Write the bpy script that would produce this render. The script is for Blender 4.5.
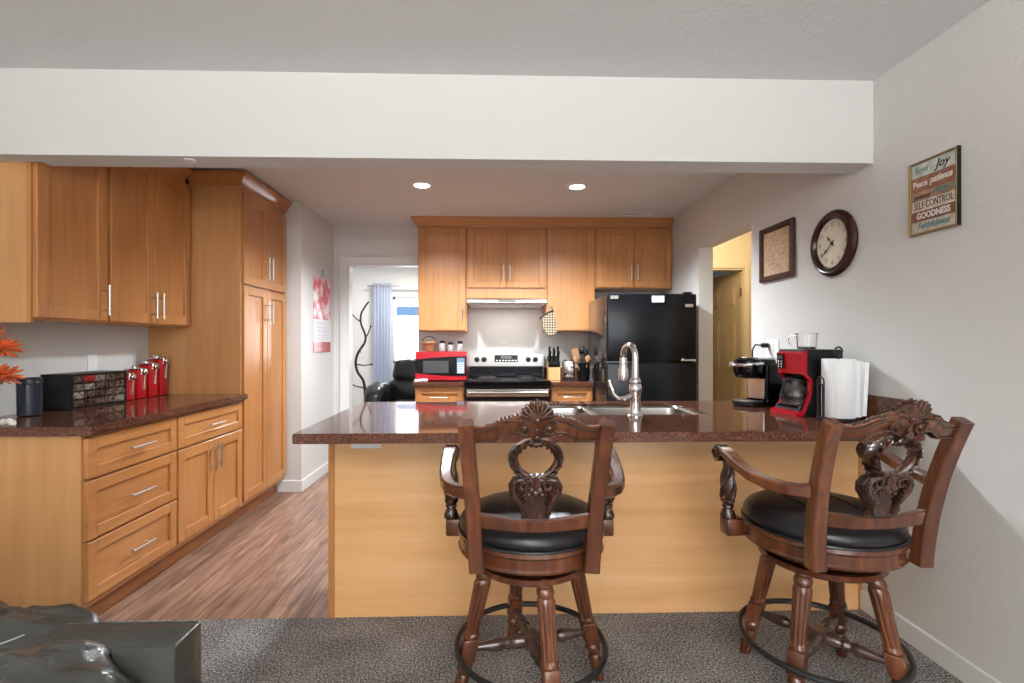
import bpy, bmesh, math, random
from mathutils import Vector, Matrix, noise
PI = math.pi
random.seed(7)
SC = bpy.context.scene
COL = SC.collection
for o in list(bpy.data.objects):
    bpy.data.objects.remove(o)

# ------------------------------------------------------------------ camera
cam_d = bpy.data.cameras.new('camera')
cam = bpy.data.objects.new('camera', cam_d)
COL.objects.link(cam)
cam.location = (0, 0, 1.25)
cam.rotation_euler = (PI / 2, 0, -math.radians(1.6))
cam_d.sensor_width = 36
cam_d.lens = 500 * 36 / 1024
cam_d.shift_x = 6 / 1024
cam_d.shift_y = 1.5 / 1024
cam_d.clip_start = 0.02
SC.camera = cam
# ------------------------------------------------------------------ world, daylight, exposure
world = bpy.data.worlds.new('sky')
SC.world = world
world.use_nodes = True
bg = world.node_tree.nodes['Background']
bg.inputs[0].default_value = (0.86, 0.93, 1.0, 1)
bg.inputs[1].default_value = 7.0
SC.view_settings.view_transform = 'Standard'
SC.view_settings.look = 'None'
SC.view_settings.exposure = 0.04
SC.view_settings.gamma = 1.0
SC.view_settings.use_curve_mapping = False
SC.cycles.max_bounces = 10
SC.cycles.diffuse_bounces = 6
SC.cycles.sample_clamp_indirect = 6


def area(name, loc, rot, sx, sy, power, color):
    d = bpy.data.lights.new(name, 'AREA')
    d.shape = 'RECTANGLE'; d.size = sx; d.size_y = sy
    d.energy = power; d.color = color
    o = bpy.data.objects.new(name, d); COL.objects.link(o)
    o.location = loc; o.rotation_euler = rot
    return o


# daylight through the living room window behind the photographer, plus added fill lights for the ceiling and the far room
area('daylight_rear_window', (0.75, -3.02, 1.45), (PI / 2, 0, PI), 1.7, 1.6, 480, (1.0, 0.985, 0.96))
area('living_room_fill', (-0.2, -1.6, 1.75), (PI, 0, 0), 0.5, 0.5, 330, (1.0, 0.98, 0.95))  # added fill aimed up at the ceiling, no fixture belongs to it
area('far_room_fill', (-1.2, 6.4, 2.40), (0, 0, 0), 0.4, 0.4, 42, (1.0, 0.98, 0.95))  # added unseen fill that brightens the far room


# ------------------------------------------------------------------ materials
def nodes_of(name):
    m = bpy.data.materials.new(name); m.use_nodes = True
    nt = m.node_tree
    return m, nt, nt.nodes['Principled BSDF']


def mat(name, color, rough=0.5, metal=0.0, bump=0.0, bscale=80.0, vary=0.0, vscale=6.0, emit=None, estr=1.0, trans=0.0, coat=0.0, spec=0.5, ior=1.45):
    m, nt, p = nodes_of(name)
    p.inputs['Base Color'].default_value = (*color, 1)
    p.inputs['Roughness'].default_value = rough
    p.inputs['Metallic'].default_value = metal
    p.inputs['Specular IOR Level'].default_value = spec
    p.inputs['Coat Weight'].default_value = coat
    p.inputs['Coat Roughness'].default_value = 0.12
    p.inputs['IOR'].default_value = ior
    p.inputs['Transmission Weight'].default_value = trans
    tc = nt.nodes.new('ShaderNodeTexCoord')
    if emit:
        p.inputs['Emission Color'].default_value = (*emit, 1)
        p.inputs['Emission Strength'].default_value = estr
    if bump > 0:
        n = nt.nodes.new('ShaderNodeTexNoise'); n.inputs['Scale'].default_value = bscale; n.inputs['Detail'].default_value = 3
        b = nt.nodes.new('ShaderNodeBump'); b.inputs['Strength'].default_value = bump; b.inputs['Distance'].default_value = 0.01
        nt.links.new(tc.outputs['Object'], n.inputs['Vector'])
        nt.links.new(n.outputs['Fac'], b.inputs['Height']); nt.links.new(b.outputs['Normal'], p.inputs['Normal'])
    if vary > 0:
        n = nt.nodes.new('ShaderNodeTexNoise'); n.inputs['Scale'].default_value = vscale; n.inputs['Detail'].default_value = 4
        r = nt.nodes.new('ShaderNodeValToRGB')
        r.color_ramp.elements[0].position = 0.3; r.color_ramp.elements[1].position = 0.7
        r.color_ramp.elements[0].color = (*[max(0, c * (1 - vary)) for c in color], 1)
        r.color_ramp.elements[1].color = (*[min(1, c * (1 + vary)) for c in color], 1)
        nt.links.new(tc.outputs['Object'], n.inputs['Vector'])
        nt.links.new(n.outputs['Fac'], r.inputs['Fac']); nt.links.new(r.outputs['Color'], p.inputs['Base Color'])
    return m


def wood(name, dark, mid, light, axis='z', rough=0.3, scale=1.0, coat=0.2, fine=38.0):
    """stretched-noise grain that runs along one axis"""
    m, nt, p = nodes_of(name)
    tc = nt.nodes.new('ShaderNodeTexCoord'); mp = nt.nodes.new('ShaderNodeMapping')
    s = {'x': (0.06, 1, 1), 'y': (1, 0.06, 1), 'z': (1, 1, 0.06)}[axis]
    mp.inputs['Scale'].default_value = [a * scale for a in s]
    nt.links.new(tc.outputs['Object'], mp.inputs['Vector'])
    n = nt.nodes.new('ShaderNodeTexNoise'); n.inputs['Scale'].default_value = fine; n.inputs['Detail'].default_value = 5; n.inputs['Distortion'].default_value = 0.6
    nt.links.new(mp.outputs['Vector'], n.inputs['Vector'])
    big = nt.nodes.new('ShaderNodeTexNoise'); big.inputs['Scale'].default_value = 3.2; big.inputs['Detail'].default_value = 3
    mp2 = nt.nodes.new('ShaderNodeMapping')
    mp2.inputs['Scale'].default_value = [0.5 if a < 0.5 else 1.0 for a in s]
    nt.links.new(tc.outputs['Object'], mp2.inputs['Vector']); nt.links.new(mp2.outputs['Vector'], big.inputs['Vector'])
    mix = nt.nodes.new('ShaderNodeMath'); mix.operation = 'MULTIPLY_ADD'; mix.inputs[1].default_value = 0.5
    sc = nt.nodes.new('ShaderNodeMath'); sc.operation = 'MULTIPLY'; sc.inputs[1].default_value = 0.5
    nt.links.new(big.outputs['Fac'], sc.inputs[0])
    nt.links.new(n.outputs['Fac'], mix.inputs[0]); nt.links.new(sc.outputs[0], mix.inputs[2])
    r = nt.nodes.new('ShaderNodeValToRGB')
    r.color_ramp.elements[0].position = 0.32; r.color_ramp.elements[0].color = (*dark, 1)
    r.color_ramp.elements[1].position = 0.68; r.color_ramp.elements[1].color = (*light, 1)
    e = r.color_ramp.elements.new(0.5); e.color = (*mid, 1)
    nt.links.new(mix.outputs[0], r.inputs['Fac']); nt.links.new(r.outputs['Color'], p.inputs['Base Color'])
    p.inputs['Roughness'].default_value = rough
    p.inputs['Coat Weight'].default_value = coat; p.inputs['Coat Roughness'].default_value = 0.15
    return m


def granite():
    m, nt, p = nodes_of('brown_granite')
    tc = nt.nodes.new('ShaderNodeTexCoord')
    v = nt.nodes.new('ShaderNodeTexVoronoi'); v.inputs['Scale'].default_value = 230
    n = nt.nodes.new('ShaderNodeTexNoise'); n.inputs['Scale'].default_value = 90; n.inputs['Detail'].default_value = 5
    nt.links.new(tc.outputs['Object'], v.inputs['Vector']); nt.links.new(tc.outputs['Object'], n.inputs['Vector'])
    sep = nt.nodes.new('ShaderNodeSeparateColor'); nt.links.new(v.outputs['Color'], sep.inputs[0])
    ad = nt.nodes.new('ShaderNodeMath'); ad.operation = 'MULTIPLY_ADD'; ad.inputs[1].default_value = 0.55
    hf = nt.nodes.new('ShaderNodeMath'); hf.operation = 'MULTIPLY'; hf.inputs[1].default_value = 0.5
    nt.links.new(n.outputs['Fac'], hf.inputs[0]); nt.links.new(sep.outputs[0], ad.inputs[0]); nt.links.new(hf.outputs[0], ad.inputs[2])
    r = nt.nodes.new('ShaderNodeValToRGB')
    r.color_ramp.elements[0].position = 0.2; r.color_ramp.elements[0].color = (0.022, 0.010, 0.008, 1)
    r.color_ramp.elements[1].position = 0.85; r.color_ramp.elements[1].color = (0.21, 0.085, 0.05, 1)
    e = r.color_ramp.elements.new(0.55); e.color = (0.095, 0.036, 0.022, 1)
    nt.links.new(ad.outputs[0], r.inputs['Fac']); nt.links.new(r.outputs['Color'], p.inputs['Base Color'])
    p.inputs['Roughness'].default_value = 0.06; p.inputs['Specular IOR Level'].default_value = 0.28
    return m


def plank_floor():
    m, nt, p = nodes_of('vinyl_plank')
    tc = nt.nodes.new('ShaderNodeTexCoord')
    mp = nt.nodes.new('ShaderNodeMapping'); mp.inputs['Rotation'].default_value = (0, 0, PI / 2)
    nt.links.new(tc.outputs['Object'], mp.inputs['Vector'])
    b = nt.nodes.new('ShaderNodeTexBrick'); b.inputs['Scale'].default_value = 1.0
    b.inputs['Brick Width'].default_value = 1.2; b.inputs['Row Height'].default_value = 0.15; b.inputs['Mortar Size'].default_value = 0.0012
    b.inputs['Color1'].default_value = (0.1, 0.1, 0.1, 1); b.inputs['Color2'].default_value = (0.9, 0.9, 0.9, 1); b.inputs['Mortar'].default_value = (0.0, 0.0, 0.0, 1)
    b.inputs['Bias'].default_value = 0.0
    nt.links.new(mp.outputs['Vector'], b.inputs['Vector'])
    mg = nt.nodes.new('ShaderNodeMapping'); mg.inputs['Scale'].default_value = (1, 0.07, 1)
    nt.links.new(tc.outputs['Object'], mg.inputs['Vector'])
    n = nt.nodes.new('ShaderNodeTexNoise'); n.inputs['Scale'].default_value = 34; n.inputs['Detail'].default_value = 6; n.inputs['Roughness'].default_value = 0.65; n.inputs['Distortion'].default_value = 0.8
    nt.links.new(mg.outputs['Vector'], n.inputs['Vector'])
    m1 = nt.nodes.new('ShaderNodeMath'); m1.operation = 'MULTIPLY_ADD'; m1.inputs[1].default_value = 0.13
    nt.links.new(b.outputs['Color'], m1.inputs[0]); nt.links.new(n.outputs['Fac'], m1.inputs[2])
    r = nt.nodes.new('ShaderNodeValToRGB')
    r.color_ramp.elements[0].position = 0.36; r.color_ramp.elements[0].color = (0.10, 0.05, 0.033, 1)
    r.color_ramp.elements[1].position = 0.78; r.color_ramp.elements[1].color = (0.43, 0.27, 0.19, 1)
    e = r.color_ramp.elements.new(0.55); e.color = (0.23, 0.127, 0.088, 1)
    nt.links.new(m1.outputs[0], r.inputs['Fac']); nt.links.new(r.outputs['Color'], p.inputs['Base Color'])
    p.inputs['Roughness'].default_value = 0.38
    return m


def carpet_mat():
    m, nt, p = nodes_of('grey_carpet')
    tc = nt.nodes.new('ShaderNodeTexCoord')
    n = nt.nodes.new('ShaderNodeTexNoise'); n.inputs['Scale'].default_value = 130; n.inputs['Detail'].default_value = 4; n.inputs['Roughness'].default_value = 0.7
    nt.links.new(tc.outputs['Object'], n.inputs['Vector'])
    n2 = nt.nodes.new('ShaderNodeTexNoise'); n2.inputs['Scale'].default_value = 4; n2.inputs['Detail'].default_value = 3
    nt.links.new(tc.outputs['Object'], n2.inputs['Vector'])
    ad = nt.nodes.new('ShaderNodeMath'); ad.operation = 'MULTIPLY_ADD'; ad.inputs[1].default_value = 0.16
    nt.links.new(n2.outputs['Fac'], ad.inputs[0]); nt.links.new(n.outputs['Fac'], ad.inputs[2])
    r = nt.nodes.new('ShaderNodeValToRGB')
    r.color_ramp.elements[0].position = 0.44; r.color_ramp.elements[0].color = (0.035, 0.032, 0.032, 1)
    r.color_ramp.elements[1].position = 0.74; r.color_ramp.elements[1].color = (0.72, 0.69, 0.67, 1)
    e = r.color_ramp.elements.new(0.57); e.color = (0.225, 0.21, 0.205, 1)
    nt.links.new(ad.outputs[0], r.inputs['Fac']); nt.links.new(r.outputs['Color'], p.inputs['Base Color'])
    b = nt.nodes.new('ShaderNodeBump'); b.inputs['Strength'].default_value = 0.9; b.inputs['Distance'].default_value = 0.02
    nt.links.new(n.outputs['Fac'], b.inputs['Height']); nt.links.new(b.outputs['Normal'], p.inputs['Normal'])
    p.inputs['Roughness'].default_value = 0.95; p.inputs['Specular IOR Level'].default_value = 0.1
    return m


def checks(name, c1, c2, scale):
    m, nt, p = nodes_of(name)
    tc = nt.nodes.new('ShaderNodeTexCoord')
    ch = nt.nodes.new('ShaderNodeTexBrick'); ch.offset = 0; ch.inputs['Scale'].default_value = scale
    ch.inputs['Color1'].default_value = (*c1, 1); ch.inputs['Color2'].default_value = (*c1, 1); ch.inputs['Mortar'].default_value = (*c2, 1)
    ch.inputs['Mortar Size'].default_value = 0.16; ch.inputs['Brick Width'].default_value = 0.9; ch.inputs['Row Height'].default_value = 0.9
    mp = nt.nodes.new('ShaderNodeMapping'); mp.inputs['Rotation'].default_value = (PI / 2, 0, 0)
    nt.links.new(tc.outputs['Object'], mp.inputs['Vector']); nt.links.new(mp.outputs['Vector'], ch.inputs['Vector'])
    nt.links.new(ch.outputs['Color'], p.inputs['Base Color']); p.inputs['Roughness'].default_value = 0.9
    return m


M = {}
M['wall'] = mat('wall_paint', (0.635, 0.625, 0.605), 0.75, bump=0.16, bscale=55)
M['ceiling'] = mat('ceiling_paint', (0.665, 0.67, 0.665), 0.85, bump=0.2, bscale=60)
M['trim'] = mat('white_trim', (0.72, 0.72, 0.71), 0.4)
M['yellow'] = mat('yellow_hall_paint', (0.60, 0.50, 0.32), 0.7, bump=0.1, bscale=55)
M['halltrim'] = mat('cream_trim', (0.62, 0.50, 0.32), 0.4)
M['halldoor'] = mat('tan_door_paint', (0.52, 0.37, 0.20), 0.4)
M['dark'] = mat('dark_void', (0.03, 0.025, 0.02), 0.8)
M['wood_v'] = wood('maple_vertical', (0.365, 0.145, 0.042), (0.435, 0.184, 0.058), (0.505, 0.228, 0.080), 'z')
M['wood_y'] = wood('maple_along_y', (0.365, 0.145, 0.042), (0.435, 0.184, 0.058), (0.505, 0.228, 0.080), 'y')
M['wood_x'] = wood('maple_along_x', (0.365, 0.145, 0.042), (0.435, 0.184, 0.058), (0.505, 0.228, 0.080), 'x')
M['panel'] = wood('pale_maple_panel', (0.62, 0.318, 0.122), (0.725, 0.405, 0.178), (0.81, 0.50, 0.25), 'x', 0.35, fine=16)
M['side'] = wood('pale_maple_side', (0.45, 0.215, 0.076), (0.52, 0.262, 0.100), (0.58, 0.312, 0.130), 'z', 0.33, fine=20)
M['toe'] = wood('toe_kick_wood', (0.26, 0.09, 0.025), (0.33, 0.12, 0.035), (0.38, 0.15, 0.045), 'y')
M['granite'] = granite()
M['vinyl'] = plank_floor()
M['carpet'] = carpet_mat()
M['steel'] = mat('brushed_nickel', (0.62, 0.60, 0.57), 0.28, 1.0)
M['chrome'] = mat('chrome', (0.78, 0.78, 0.78), 0.10, 1.0)
M['stainless'] = mat('stainless', (0.36, 0.345, 0.325), 0.24, 1.0)
M['black_gloss'] = mat('black_gloss', (0.005, 0.005, 0.006), 0.12, spec=0.25)
M['fridge'] = mat('fridge_black', (0.007, 0.008, 0.010), 0.2, spec=0.28, bump=0.03, bscale=300)
M['black_side'] = mat('fridge_side_gloss', (0.012, 0.012, 0.013), 0.06)
M['black'] = mat('black_plastic', (0.010, 0.010, 0.011), 0.42, spec=0.3)
M['iron'] = mat('black_iron', (0.02, 0.018, 0.018), 0.38, 0.3)
M['red'] = mat('red_plastic', (0.36, 0.006, 0.014), 0.22, coat=0.2)
M['red_tin'] = mat('red_enamel', (0.36, 0.007, 0.010), 0.25, coat=0.2)
M['white'] = mat('white_plastic', (0.80, 0.80, 0.79), 0.4)
M['paper'] = mat('white_paper', (0.82, 0.83, 0.84), 0.9, bump=0.12, bscale=160)
M['glass'] = mat('clear_glass', (1, 1, 1), 0.02, trans=1.0)
M['darkglass'] = mat('carafe_glass', (0.35, 0.30, 0.27), 0.04, trans=0.85)
M['chair'] = wood('walnut_chair', (0.032, 0.009, 0.004), (0.088, 0.026, 0.010), (0.19, 0.066, 0.026), 'z', 0.26, coat=0.2, fine=30)
M['carve'] = wood('walnut_carving', (0.012, 0.005, 0.003), (0.040, 0.015, 0.008), (0.125, 0.050, 0.025), 'z', 0.26, coat=0.25, fine=60)
M['spindle'] = mat('worn_walnut', (0.05, 0.026, 0.02), 0.25, vary=0.3, vscale=30, coat=0.4)
M['leather'] = mat('black_leather', (0.010, 0.009, 0.010), 0.30, bump=0.06, bscale=260, spec=0.4)
M['sofa'] = mat('grey_leather', (0.062, 0.060, 0.055), 0.36, bump=0.05, bscale=220, vary=0.12, vscale=5)
M['stitch'] = mat('pale_thread', (0.38, 0.36, 0.33), 0.7)
M['frame'] = mat('dark_brown_frame', (0.055, 0.024, 0.018), 0.35)
M['clock_rim'] = mat('mahogany_rim', (0.030, 0.008, 0.007), 0.25, coat=0.1)
M['clockface'] = mat('clock_face', (0.72, 0.66, 0.54), 0.5, vary=0.06, vscale=9)
M['print'] = mat('tan_print', (0.55, 0.37, 0.24), 0.8, vary=0.18, vscale=60)
M['ink'] = mat('pale_ink', (0.70, 0.58, 0.44), 0.8)
M['inkdark'] = mat('brown_ink', (0.36, 0.22, 0.14), 0.8)
M['gold'] = mat('aged_brass', (0.30, 0.20, 0.08), 0.4, 0.6)
M['lamp'] = mat('lamp_lens', (0.9, 0.9, 0.88), 0.4, emit=(1, 0.97, 0.92), estr=14)
M['blacktext'] = mat('black_lettering', (0.02, 0.018, 0.016), 0.6)
M['whitetext'] = mat('white_lettering', (0.75, 0.72, 0.66), 0.6)
M['tealtext'] = mat('teal_lettering', (0.10, 0.20, 0.21), 0.6)
M['orange'] = mat('orange_petal', (0.62, 0.13, 0.035), 0.6, vary=0.45, vscale=25)
M['green'] = mat('stem_green', (0.08, 0.13, 0.05), 0.6)
M['vase'] = mat('grey_white_vase', (0.55, 0.53, 0.50), 0.5)
M['coral'] = mat('white_coral', (0.70, 0.66, 0.58), 0.8, bump=0.5, bscale=90)
M['bluepot'] = mat('blue_black_pot', (0.015, 0.022, 0.034), 0.25)
M['curtain'] = mat('pale_blue_curtain', (0.48, 0.53, 0.62), 0.85, vary=0.12, vscale=20)
M['basket'] = wood('basket_wood', (0.10, 0.035, 0.012), (0.24, 0.09, 0.035), (0.38, 0.17, 0.07), 'x', 0.5, fine=90)
M['mitt'] = checks('checked_cloth', (0.48, 0.38, 0.25), (0.05, 0.04, 0.03), 38)
M['lightwood'] = wood('light_block_wood', (0.55, 0.29, 0.10), (0.62, 0.35, 0.14), (0.68, 0.42, 0.18), 'z', 0.4)
M['spoonwood'] = mat('spoon_wood', (0.30, 0.15, 0.07), 0.6)
M['jar'] = mat('clear_jar_glass', (0.85, 0.85, 0.85), 0.06, trans=0.7)
M['grey_tint'] = mat('smoky_drawer', (0.10, 0.085, 0.075), 0.12)
M['bluekey'] = mat('blue_grey_keypad', (0.12, 0.20, 0.28), 0.3)
M['window_dark'] = mat('oven_window', (0.05, 0.052, 0.055), 0.10)
M['blind'] = mat('window_frame_white', (0.75, 0.75, 0.75), 0.4)


def sheer(name, color):
    m, nt, p = nodes_of(name)
    p.inputs['Base Color'].default_value = (*color, 1); p.inputs['Roughness'].default_value = .9
    t = nt.nodes.new('ShaderNodeBsdfTranslucent'); t.inputs['Color'].default_value = (*color, 1)
    mx = nt.nodes.new('ShaderNodeMixShader'); mx.inputs[0].default_value = .5
    nt.links.new(p.outputs[0], mx.inputs[1]); nt.links.new(t.outputs[0], mx.inputs[2])
    nt.links.new(mx.outputs[0], nt.nodes['Material Output'].inputs['Surface'])
    return m


M['curtain'] = sheer('pale_blue_sheer', (.72, .76, .85))
M['sofa'] = mat('grey_leather', (0.036, 0.036, 0.032), 0.27, bump=0.3, bscale=24, vary=0.12, vscale=5)
M['rail'] = mat('blue_grey_rail', (.02, .055, .11), .7)


# ------------------------------------------------------------------ mesh builder
class MB:
    def __init__(self, Mx=None):
        self.bm = bmesh.new(); self.M = Mx or Matrix.Identity(4)

    def _add(self, vs, fs, Mx=None):
        T = self.M @ Mx if Mx else self.M
        bv = [self.bm.verts.new(T @ Vector(v)) for v in vs]
        out = []
        for f in fs:
            try:
                out.append(self.bm.faces.new([bv[i] for i in f]))
            except ValueError:
                pass
        return bv, out

    def box(self, x0, x1, y0, y1, z0, z1, bevel=0.0, Mx=None, seg=1):
        x0, x1 = min(x0, x1), max(x0, x1); y0, y1 = min(y0, y1), max(y0, y1); z0, z1 = min(z0, z1), max(z0, z1)
        v = [(x0, y0, z0), (x1, y0, z0), (x1, y1, z0), (x0, y1, z0), (x0, y0, z1), (x1, y0, z1), (x1, y1, z1), (x0, y1, z1)]
        f = [(3, 2, 1, 0), (4, 5, 6, 7), (0, 1, 5, 4), (1, 2, 6, 5), (2, 3, 7, 6), (3, 0, 4, 7)]
        bv, bf = self._add(v, f, Mx)
        if bevel > 0:
            es = list({e for q in bf for e in q.edges})
            bmesh.ops.bevel(self.bm, geom=es, offset=bevel, segments=seg, profile=0.5, affect='EDGES')
        return self

    def rings(self, rings, cap=True, closed=True, Mx=None):
        n = len(rings[0]); vs = [p for r in rings for p in r]; fs = []
        for i in range(len(rings) - 1):
            for j in range(n if closed else n - 1):
                a, b = i * n + j, i * n + (j + 1) % n
                fs.append((a, b, b + n, a + n))
        if cap:
            fs.append(tuple(range(n - 1, -1, -1))); fs.append(tuple(range(len(vs) - n, len(vs))))
        return self._add(vs, fs, Mx)

    def lathe(self, prof, seg=24, Mx=None, cap=True, mod=None):
        rg = []
        for (r, z) in prof:
            ring = []
            for k in range(seg):
                a = 2 * PI * k / seg
                rr = max(r, 1e-4) * (mod(a, z) if mod else 1)
                ring.append((rr * math.cos(a), rr * math.sin(a), z))
            rg.append(ring)
        self.rings(rg, cap, True, Mx)
        return self

    def cyl(self, p0, p1, r0, r1=None, seg=14):
        return self.tube([p0, p1], [r0, r0 if r1 is None else r1], seg)

    def tube(self, pts, rad, seg=10, flat=1.0, up=None, cap=True):
        pts = [Vector(p) for p in pts]
        if not isinstance(rad, (list, tuple)): rad = [rad] * len(pts)
        n = len(pts); T = []
        for i in range(n):
            t = pts[min(i + 1, n - 1)] - pts[max(i - 1, 0)]
            T.append(t.normalized() if t.length > 1e-9 else Vector((0, 0, 1)))
        u = Vector(up) if up else (Vector((0, 0, 1)) if abs(T[0].z) < 0.9 else Vector((1, 0, 0)))
        N = (u - T[0] * u.dot(T[0])).normalized(); rg = []
        for i in range(n):
            if up: N = (u - T[i] * u.dot(T[i])).normalized()
            else:
                N = N - T[i] * N.dot(T[i]); N.normalize()
            B = T[i].cross(N)
            r = rad[i]; ra, rb = r if isinstance(r, (list, tuple)) else (r, r * flat)
            rg.append([tuple(pts[i] + N * (ra * math.cos(2 * PI * k / seg)) + B * (rb * math.sin(2 * PI * k / seg))) for k in range(seg)])
        self.rings(rg, cap)
        return self

    def sweep_box(self, pts, hw, hh, up=(0, 0, 1), rnd=0.25):
        """rounded rectangular section (half width hw across, half height hh along up)"""
        pts = [Vector(p) for p in pts]; n = len(pts); rg = []
        if not isinstance(hw, (list, tuple)): hw = [hw] * n
        if not isinstance(hh, (list, tuple)): hh = [hh] * n
        u0 = Vector(up)
        for i in range(n):
            t = (pts[min(i + 1, n - 1)] - pts[max(i - 1, 0)]).normalized()
            N = (u0 - t * u0.dot(t)).normalized(); B = t.cross(N)
            a, b = hw[i], hh[i]; c = rnd * min(a, b)
            sec = [(-a, -b + c), (-a + c, -b), (a - c, -b), (a, -b + c), (a, b - c), (a - c, b), (-a + c, b), (-a, b - c)]
            rg.append([tuple(pts[i] + B * p + N * q) for p, q in sec])
        self.rings(rg, True)
        return self

    def ball(self, c, r, s=(1, 1, 1), R=None, seg=12, rg=8):
        Mx = Matrix.Translation(c) @ (R or Matrix.Identity(4)) @ Matrix.Diagonal((r * s[0], r * s[1], r * s[2], 1))
        prof = [(math.sin(PI * i / rg), -math.cos(PI * i / rg)) for i in range(rg + 1)]
        prof[0] = (0.02, -1); prof[-1] = (0.02, 1)
        return self.lathe(prof, seg, Mx)

    def prism(self, poly, d0, d1, plane='xz', Mx=None):
        """polygon in a plane, extruded along the third axis from d0 to d1"""
        def P(a, b, d):
            return {'xz': (a, d, b), 'xy': (a, b, d), 'yz': (d, a, b)}[plane]
        n = len(poly)
        vs = [P(a, b, d0) for a, b in poly] + [P(a, b, d1) for a, b in poly]
        fs = [tuple(range(n - 1, -1, -1)), tuple(range(n, 2 * n))] + [(i, (i + 1) % n, n + (i + 1) % n, n + i) for i in range(n)]
        return self._add(vs, fs, Mx)

    def warp(self, fn):
        for v in self.bm.verts: v.co = Vector(fn(*v.co))
        return self

    def build(self, name, material, parent=None, smooth=35):
        bmesh.ops.recalc_face_normals(self.bm, faces=self.bm.faces)
        me = bpy.data.meshes.new(name); self.bm.to_mesh(me); self.bm.free()
        me.materials.append(material)
        if smooth:
            for p in me.polygons: p.use_smooth = True
            me.set_sharp_from_angle(angle=math.radians(smooth))
        o = bpy.data.objects.new(name, me); COL.objects.link(o)
        if parent: o.parent = parent
        return o


def tag(o, label, cat, group=None, kind=None):
    if label: o['label'] = label
    if cat: o['category'] = cat
    if group: o['group'] = group
    if kind: o['kind'] = kind
    return o


def thing(name, label, cat, loc=(0, 0, 0), rz=0.0, group=None):
    o = bpy.data.objects.new(name, None); COL.objects.link(o)
    o.location = loc; o.rotation_euler = (0, 0, rz); o.empty_display_size = 0.05
    return tag(o, label, cat, group)


def struct(name, mb, m, parent=None, label=None, smooth=0):
    o = mb.build(name, m, parent, smooth)
    if not parent:
        o['kind'] = 'structure'; tag(o, label, 'wall' if 'wall' in name else name.split('_')[0])
    return o


def copy_thing(root, loc, rz, label, group=None):
    r = root.copy(); COL.objects.link(r); r.location = loc; r.rotation_euler = (0, 0, rz); r['label'] = label
    if group: r['group'] = group
    for ch in list(root.children):
        c = ch.copy(); COL.objects.link(c); c.parent = r
        for g in list(ch.children):
            d = g.copy(); COL.objects.link(d); d.parent = c
    return r


def text(body, size, m, Mx, parent, name='lettering', align='LEFT', shear=0.0, width=1.0, bold=0.0, depth=0.0006):
    cu = bpy.data.curves.new(name, 'FONT'); cu.body = body; cu.size = size; cu.align_x = align; cu.align_y = 'CENTER'
    cu.shear = shear; cu.extrude = depth; cu.offset = bold; cu.resolution_u = 3
    tmp = bpy.data.objects.new('lettering', cu); COL.objects.link(tmp)
    bpy.context.view_layer.update()
    me = bpy.data.meshes.new_from_object(tmp.evaluated_get(bpy.context.evaluated_depsgraph_get()))
    bpy.data.objects.remove(tmp)
    me.transform(Mx @ Matrix.Diagonal((width, 1, 1, 1)))
    me.materials.clear(); me.materials.append(m)
    o = bpy.data.objects.new(name, me); COL.objects.link(o); o.parent = parent
    return o


def axes(origin, u, v, n):
    """matrix taking local (u, v, n) coordinates to world directions"""
    Mx = Matrix.Identity(4)
    for i, a in enumerate((u, v, n)):
        for k in range(3): Mx[k][i] = a[k]
    for k in range(3): Mx[k][3] = origin[k]
    return Mx


# ================================================================== SETTING
XR, XL, YB, ZC = 1.73, -2.36, 5.10, 2.44
YREAR = -3.1
mb = MB(); mb.box(XL - .1, 2.9, 2.285, YB + 2.4, -0.05, 0.0); struct('floor', mb, M['vinyl'], label='brown wood-look plank floor of the kitchen')
mb = MB(); mb.box(XL - .1, XR + .1, YREAR - .1, 2.283, -0.05, 0.008); struct('floor_carpet', mb, M['carpet'], label='grey cut-pile carpet in front of the peninsula')
mb = MB(); mb.box(XL - .1, 2.9, YREAR - .1, YB + 2.5, ZC, ZC + .1); struct('ceiling', mb, M['ceiling'], label='pale textured ceiling')
mb = MB(); mb.box(XL, XR, 2.222, 2.313, 2.066, ZC); mb.box(-2.03, XR, 2.313, 2.365, 2.066, ZC); struct('trim_1', mb, M['wall'], label='dropped white beam across the ceiling above the peninsula')
mb = MB(); mb.box(XL - .1, XL, YREAR, 4.36, 0, ZC); struct('wall_left', mb, M['wall'], label='pale grey wall behind the left cabinets')
mb = MB(); mb.box(XL, -1.60, 4.245, 4.36, 0, ZC); mb.box(-1.72, -1.60, 4.36, YB, 0, ZC)
struct('wall_corner', mb, M['wall'], label='short pale wall stub beyond the pantry with the red calendar')
mb = MB()
mb.box(XR, XR + .12, YREAR, 3.29, 0, ZC); mb.box(XR, XR + .12, 4.14, YB, 0, ZC); mb.box(XR, XR + .12, 3.29, 4.14, 2.05, ZC)
struct('wall_right', mb, M['wall'], label='pale textured right wall with the open hallway passage')
mb = MB()
mb.box(-1.72, -1.46, YB, YB + .12, 0, ZC); mb.box(-1.46, -0.75, YB, YB + .12, 2.05, ZC); mb.box(-0.75, XR + .06, YB, YB + .12, 0, ZC)
struct('wall_back', mb, M['wall'], label='pale kitchen back wall behind the range and fridge')
# rear wall with a window opening that lets the daylight in (behind the photographer)
mb = MB()
mb.box(XL, -0.1, YREAR - .1, YREAR, 0, ZC); mb.box(1.6, XR, YREAR - .1, YREAR, 0, ZC)
mb.box(-0.1, 1.6, YREAR - .1, YREAR, 2.25, ZC); mb.box(-0.1, 1.6, YREAR - .1, YREAR, 0, 0.65)
struct('wall_rear', mb, M['wall'], label='living room wall with windows')
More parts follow.
